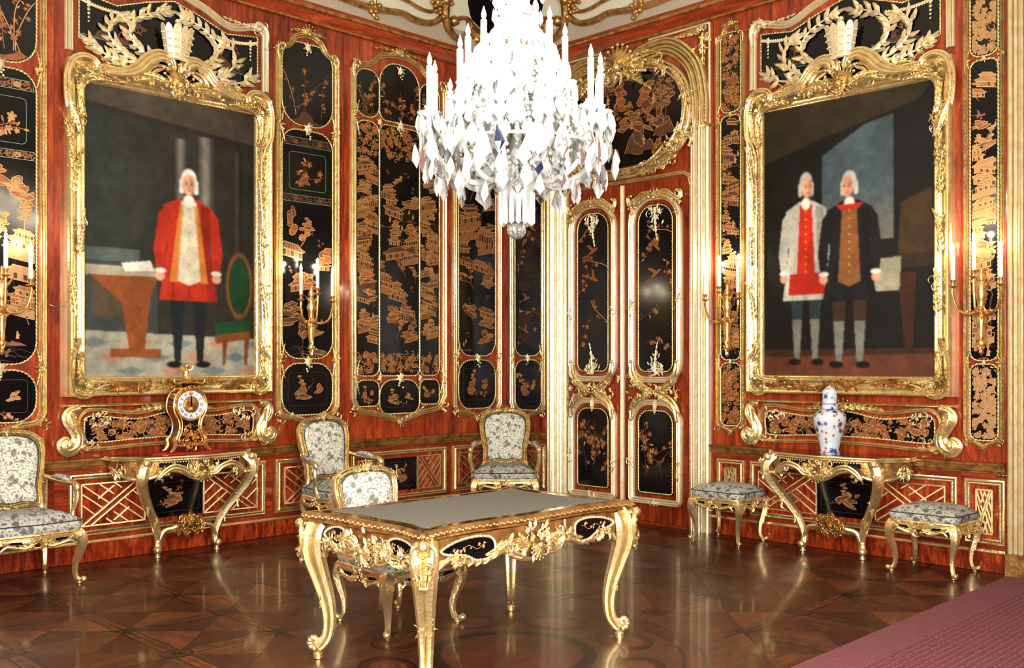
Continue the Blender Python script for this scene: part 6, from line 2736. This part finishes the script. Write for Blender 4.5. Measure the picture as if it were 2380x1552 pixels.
# ------------------------------------------------------------------ candles, sconces, chandelier
def candle(parent, x, y, z, L=.2, r=.011, power=3.0):
    mb = MB()
    lathe(mb, [(r, 0), (r, L), (r * .7, L + .004), (r * .2, L + .006)], 10, (x, y, z))
    c = mb.build('candle', 'wax', parent)
    mb = MB()
    lathe(mb, [(.003, 0), (.011, .012), (.0125, .024), (.008, .042), (.001, .065)], 8, (x, y, z + L + .004))
    mb.build('flame', 'flame', c)
    if power:
        l = bpy.data.lights.new('candle_light', 'POINT')
        l.energy = power
        l.color = (1, .84, .62)
        l.shadow_soft_size = .02
        o = bpy.data.objects.new('candle_light', l)
        col.objects.link(o)
        o.parent = parent
        o.location = (x, y - .0, z + L + .085)


def make_sconce(wall, u, label, seed):
    rng = random.Random(seed)
    s = thing('wall_sconce', label, 'sconce', wpos(wall, u, 1.56, .012), ROT[wall], 'gilt candle sconces')
    mb = MB()
    lathe(mb, [(.004, 0), (.018, .02), (.012, .045), (.026, .07), (.03, .09), (.02, .11), (.026, .2), (.034, .29), (.03, .30), (.036, .315), (.024, .34), (.03, .40), (.045, .44), (.03, .48), (.035, .50), (.02, .53), (.03, .56), (.012, .60), (.016, .62), (.002, .635)], 14, (0, -.05, 0))
    mb.build('shaft', 'brass', s)
    mb = MB()
    acanthus(mb, (0, .02), pi / 2, .3, .06, .06, 0, 5)
    cluster(mb, 0, .30, .07, .03, .03, rng, 10, .02)
    cluster(mb, 0, .07, .06, .03, .02, rng, 8, .018)
    for sg in (-1, 1):
        acanthus(mb, (0, .46), pi / 2 + sg * .7, .1, .04, .06, 0, 4)
    mb.build('shaft_carving', 'brass', s)
    for (x, y, z) in ((-.165, -.14, .50), (.165, -.14, .50), (-.01, -.165, .56)):
        mb = MB()
        P = cat([(0, -.05, .36), (x * .35, -.05 + (y + .05) * .35, .30), (x * .8, -.05 + (y + .05) * .8, .33), (x, y, z - .06), (x, y, z)], 6)
        tube(mb, P, [.014, .011, .010, .010, .009], 8)
        blob(mb, (x * .5, -.05 + (y + .05) * .5, .315), .014)
        mb.build('arm', 'brass', s)
        mb = MB()
        lathe(mb, [(.006, -.02), (.016, -.01), (.034, .0), (.032, .004), (.014, .006), (.013, .02), (.02, .035), (.022, .045), (.014, .048)], 12, (x, y, z))
        mb.build('drip_pan', 'brass', s)
        candle(s, x, y, z + .045, .20, .015, 3.0)
    return s


make_sconce('L', -5.08, 'gilt candle sconce cut by the left picture edge', 1)
make_sconce('L', -2.50, 'gilt candle sconce on the lacquer panel right of the red-coat portrait', 2)
make_sconce('R', 2.80, 'gilt candle sconce left of the double portrait, by the door', 3)
make_sconce('R', 4.925, 'gilt candle sconce right of the double portrait', 4)

rng = random.Random(99)
CHP = (-3.865, -3.99)
cz = thing('chandelier', 'large lit crystal chandelier with white candles', 'chandelier', (CHP[0], CHP[1], 2.14))
B0 = 2.14
mb = MB()
lathe(mb, [(.012, .08), (.03, .1), (.085, .24), (.105, .27), (.11, .30), (.08, .34), (.05, .37), (.06, .42), (.035, .46), (.045, .55), (.03, .60), (.06, .68), (.07, .72), (.035, .78), (.03, .86), (.05, .92), (.06, .95), (.03, 1.0), (.05, 1.06), (.10, 1.10), (.12, 1.12), (.06, 1.16), (.05, 1.22), (.09, 1.27), (.03, 1.32), (.02, 1.5)], 16)
mb.build('stem', 'crystal', cz)
mb = MB()
tube(mb, [(0, 0, 1.48), (0, 0, 3.36)], .012, 8)
lathe(mb, [(.02, 3.2), (.06, 3.28), (.1, 3.35), (.1, 3.375)], 16)
mb.build('suspension_rod', 'brass', cz)
mb = MB()
blob(mb, (0, 0, .05), .05, 0, 3)
mb.build('glass_ball', 'crystal_clear', cz, smooth=0)
mb = MB()
vs = [(0, 0, 0)] + [(cos(t) * .16, sin(t) * .1, -.25) for t in np.linspace(0, 2 * pi, 7)[:-1]] + [(cos(t) * .33, sin(t) * .15, -.66) for t in np.linspace(0, 2 * pi, 7)[:-1]] + [(0, 0, -1)]
fs = [(0, 1 + (i + 1) % 6, 1 + i) for i in range(6)] + [(1 + i, 1 + (i + 1) % 6, 7 + (i + 1) % 6, 7 + i) for i in range(6)] + [(7 + i, 7 + (i + 1) % 6, 13) for i in range(6)]
mb.add(vs, fs)
DROP = mb.mesh('crystal_drop', 'crystal', smooth=0)
DROPB = DROP.copy()
DROPB.materials.clear()
DROPB.materials.append(MAT['crystal_blue'])
DROPC = DROP.copy()
DROPC.materials.clear()
DROPC.materials.append(MAT['crystal_clear'])
mb = MB()
vs = [(cos(t) * .1, sin(t) * .08, z) for z in (0, -.93) for t in np.linspace(0, 2 * pi, 7)[:-1]] + [(0, 0, -1)]
mb.add(vs, [(i, 6 + i, 6 + (i + 1) % 6, (i + 1) % 6) for i in range(6)] + [(6 + i, 12, 6 + (i + 1) % 6) for i in range(6)] + [tuple(range(6))])
PRISM = mb.mesh('crystal_prism', 'crystal', smooth=0)
ND = [0]
extra = MB()


def drop(r, a, z, L, me=None, w=1.0):
    x, y = r * cos(a), r * sin(a)
    rz = a + pi / 2 + rng.uniform(-.5, .5)
    ND[0] += 1
    if ND[0] <= 300:
        link('crystal_drop', me or DROP, cz, (x, y, z), (rng.uniform(-.12, .12), rng.uniform(-.12, .12), rz), (L * w, L * w, L))
    else:
        t = MB()
        t.v = [tuple(v.co) for v in DROP.vertices]
        t.f = [tuple(p.vertices) for p in DROP.polygons]
        t.m = [0] * len(t.f)
        extra.merge(t, Matrix.Translation((x, y, z)) @ Matrix.Rotation(rz, 4, 'Z') @ Matrix.Diagonal((L * w, L * w, L, 1)))


def string(p, q, sag, n, r0):
    """a string of crystal beads between two points"""
    for i in range(n + 1):
        t = i / n
        x = [p[k] + (q[k] - p[k]) * t for k in range(3)]
        x[2] -= sag * 4 * t * (1 - t)
        blob(extra, x, (r0, r0, r0 * 1.15))


TIER = [(12, .465, .60, .16, .20, .10), (8, .25, .80, .2, .2, .0)]
for n_, R_, zc, za, cl_, a0 in TIER:
    for k in range(n_):
        a = a0 + 2 * pi * k / n_
        rr = R_ * (1.0 if k % 2 else .93)
        zz = zc + (0 if k % 2 else .03)
        mb = MB()
        P = cat([(.05, zc - .22), (rr * .45, zc - .32), (rr * .8, zc - .26), (rr * .98, zc - .13), (rr, zz)], 5)
        tube(mb, [(p[0] * cos(a), p[0] * sin(a), p[1]) for p in P], [.016, .015, .013, .012], 7)
        mb.build('arm', 'crystal', cz)
        x, y = rr * cos(a), rr * sin(a)
        mb = MB()
        lathe(mb, [(.01, -.03), (.02, -.02), (.055, .0), (.066, .012), (.06, .012), (.02, .008), (.016, .02), (.026, .035), (.028, .045), (.014, .046)], 12, (x, y, zz))
        mb.build('bobeche', 'crystal', cz)
        candle(cz, x, y, zz + .045, cl_, .016, 6.5 if n_ == 12 else 4.5)
        for j in range(8 if n_ == 12 else 6):
            b = 2 * pi * j / (8 if n_ == 12 else 6)
            L = rng.uniform(.09, .13)
            px, py = x + .058 * cos(b), y + .058 * sin(b)
            drop(math.hypot(px, py), math.atan2(py, px), zz + .005, L)
        drop(rr, a, zz - .1, .15, w=.8)
        # swag to the next arm
        a2 = a + 2 * pi / n_
        string((x, y, zz), (rr * cos(a2), rr * sin(a2), zz), .06, 9, .010)
for R_, z, n_, L0, L1 in ((.51, .46, 30, .09, .16), (.46, .38, 30, .08, .14), (.40, .34, 28, .08, .14), (.31, .29, 24, .08, .12), (.36, .52, 40, .08, .12), (.42, .50, 44, .08, .12), (.47, .56, 44, .07, .11), (.27, .66, 34, .08, .12), (.34, .68, 36, .08, .11), (.2, .34, 18, .07, .1), (.23, .42, 26, .08, .12), (.17, 1.0, 20, .07, .11), (.12, 1.18, 14, .06, .09), (.13, 1.30, 14, .06, .09), (.22, .95, 28, .08, .11), (.29, .80, 30, .08, .12), (.26, .88, 30, .07, .1), (.1, 1.24, 14, .06, .09)):
    for k in range(n_):
        drop(R_ * rng.uniform(.93, 1.07), 2 * pi * k / n_ + rng.uniform(-.08, .08), z + rng.uniform(-.03, .05), rng.uniform(L0, L1), me=(DROPB if rng.random() < .02 else (DROPC if rng.random() < .18 else None)), w=rng.uniform(.7, 1.1))
for k in range(14):
    a = 2 * pi * k / 14
    link('crystal_prism', PRISM, cz, (.08 * cos(a), .08 * sin(a), .24), (0, 0, a), (.16, .16, .17))
for k in range(40):
    a = 2 * pi * k / 40
    c, s = cos(a), sin(a)
    string((.07 * c, .07 * s, 1.16), (.2 * c, .2 * s, .98), .02, 7, .011)
    string((.2 * c, .2 * s, .98), (.25 * c, .25 * s, .82), .0, 7, .011)
    string((.25 * c, .25 * s, .82), (.33 * c, .33 * s, .62), .03, 9, .011)
    string((.33 * c, .33 * s, .62), (.40 * c, .40 * s, .46), .02, 7, .011)
    string((.36 * c, .36 * s, .5), (.1 * c, .1 * s, .30), .05, 10, .011)
for R_, z in ((.2, .98), (.25, .82), (.33, .62), (.42, .46), (.12, 1.14)):
    tube(extra, [(R_ * cos(t), R_ * sin(t), z) for t in np.linspace(0, 2 * pi, 41)[:-1]], .009, 6, closed=True)
extra.build('crystal_strings', 'crystal', cz, kind='stuff', smooth=0)

# ------------------------------------------------------------------ small fittings
hk = thing('barrier_hook', 'small steel barrier hook on the far right jamb', 'hook', wpos('R', 5.085, .705, .012), -pi / 2)
mb = MB()
tube(mb, [(-.05, -.02, 0), (.04, -.02, 0)], .006, 8)
for x in (-.05, -.02, .04):
    blob(mb, (x, -.02, 0), .014, 0, 2)
mb.build('hook_bar', 'steel', hk)
mb = MB()
tube(mb, [(0, .012, 0), (0, -.02, 0)], .007, 8)
mb.build('hook_stem', 'steel', hk)
for wl, u, v, lb in (('L', -4.68, 1.93, 'thin dark wire bracket on red wood left of the red-coat portrait'), ('L', -2.865, 1.93, 'thin dark wire bracket on red wood right of the red-coat portrait')):
    b = thing('wire_bracket', lb, 'bracket', wpos(wl, u, v, .006), ROT[wl])
    mb = MB()
    tube(mb, [(-.055, -.004, .004), (-.03, -.01, -.006), (.03, -.01, -.006), (.055, -.004, .0)], .004, 6)
    mb.build('wire', 'steel', b)
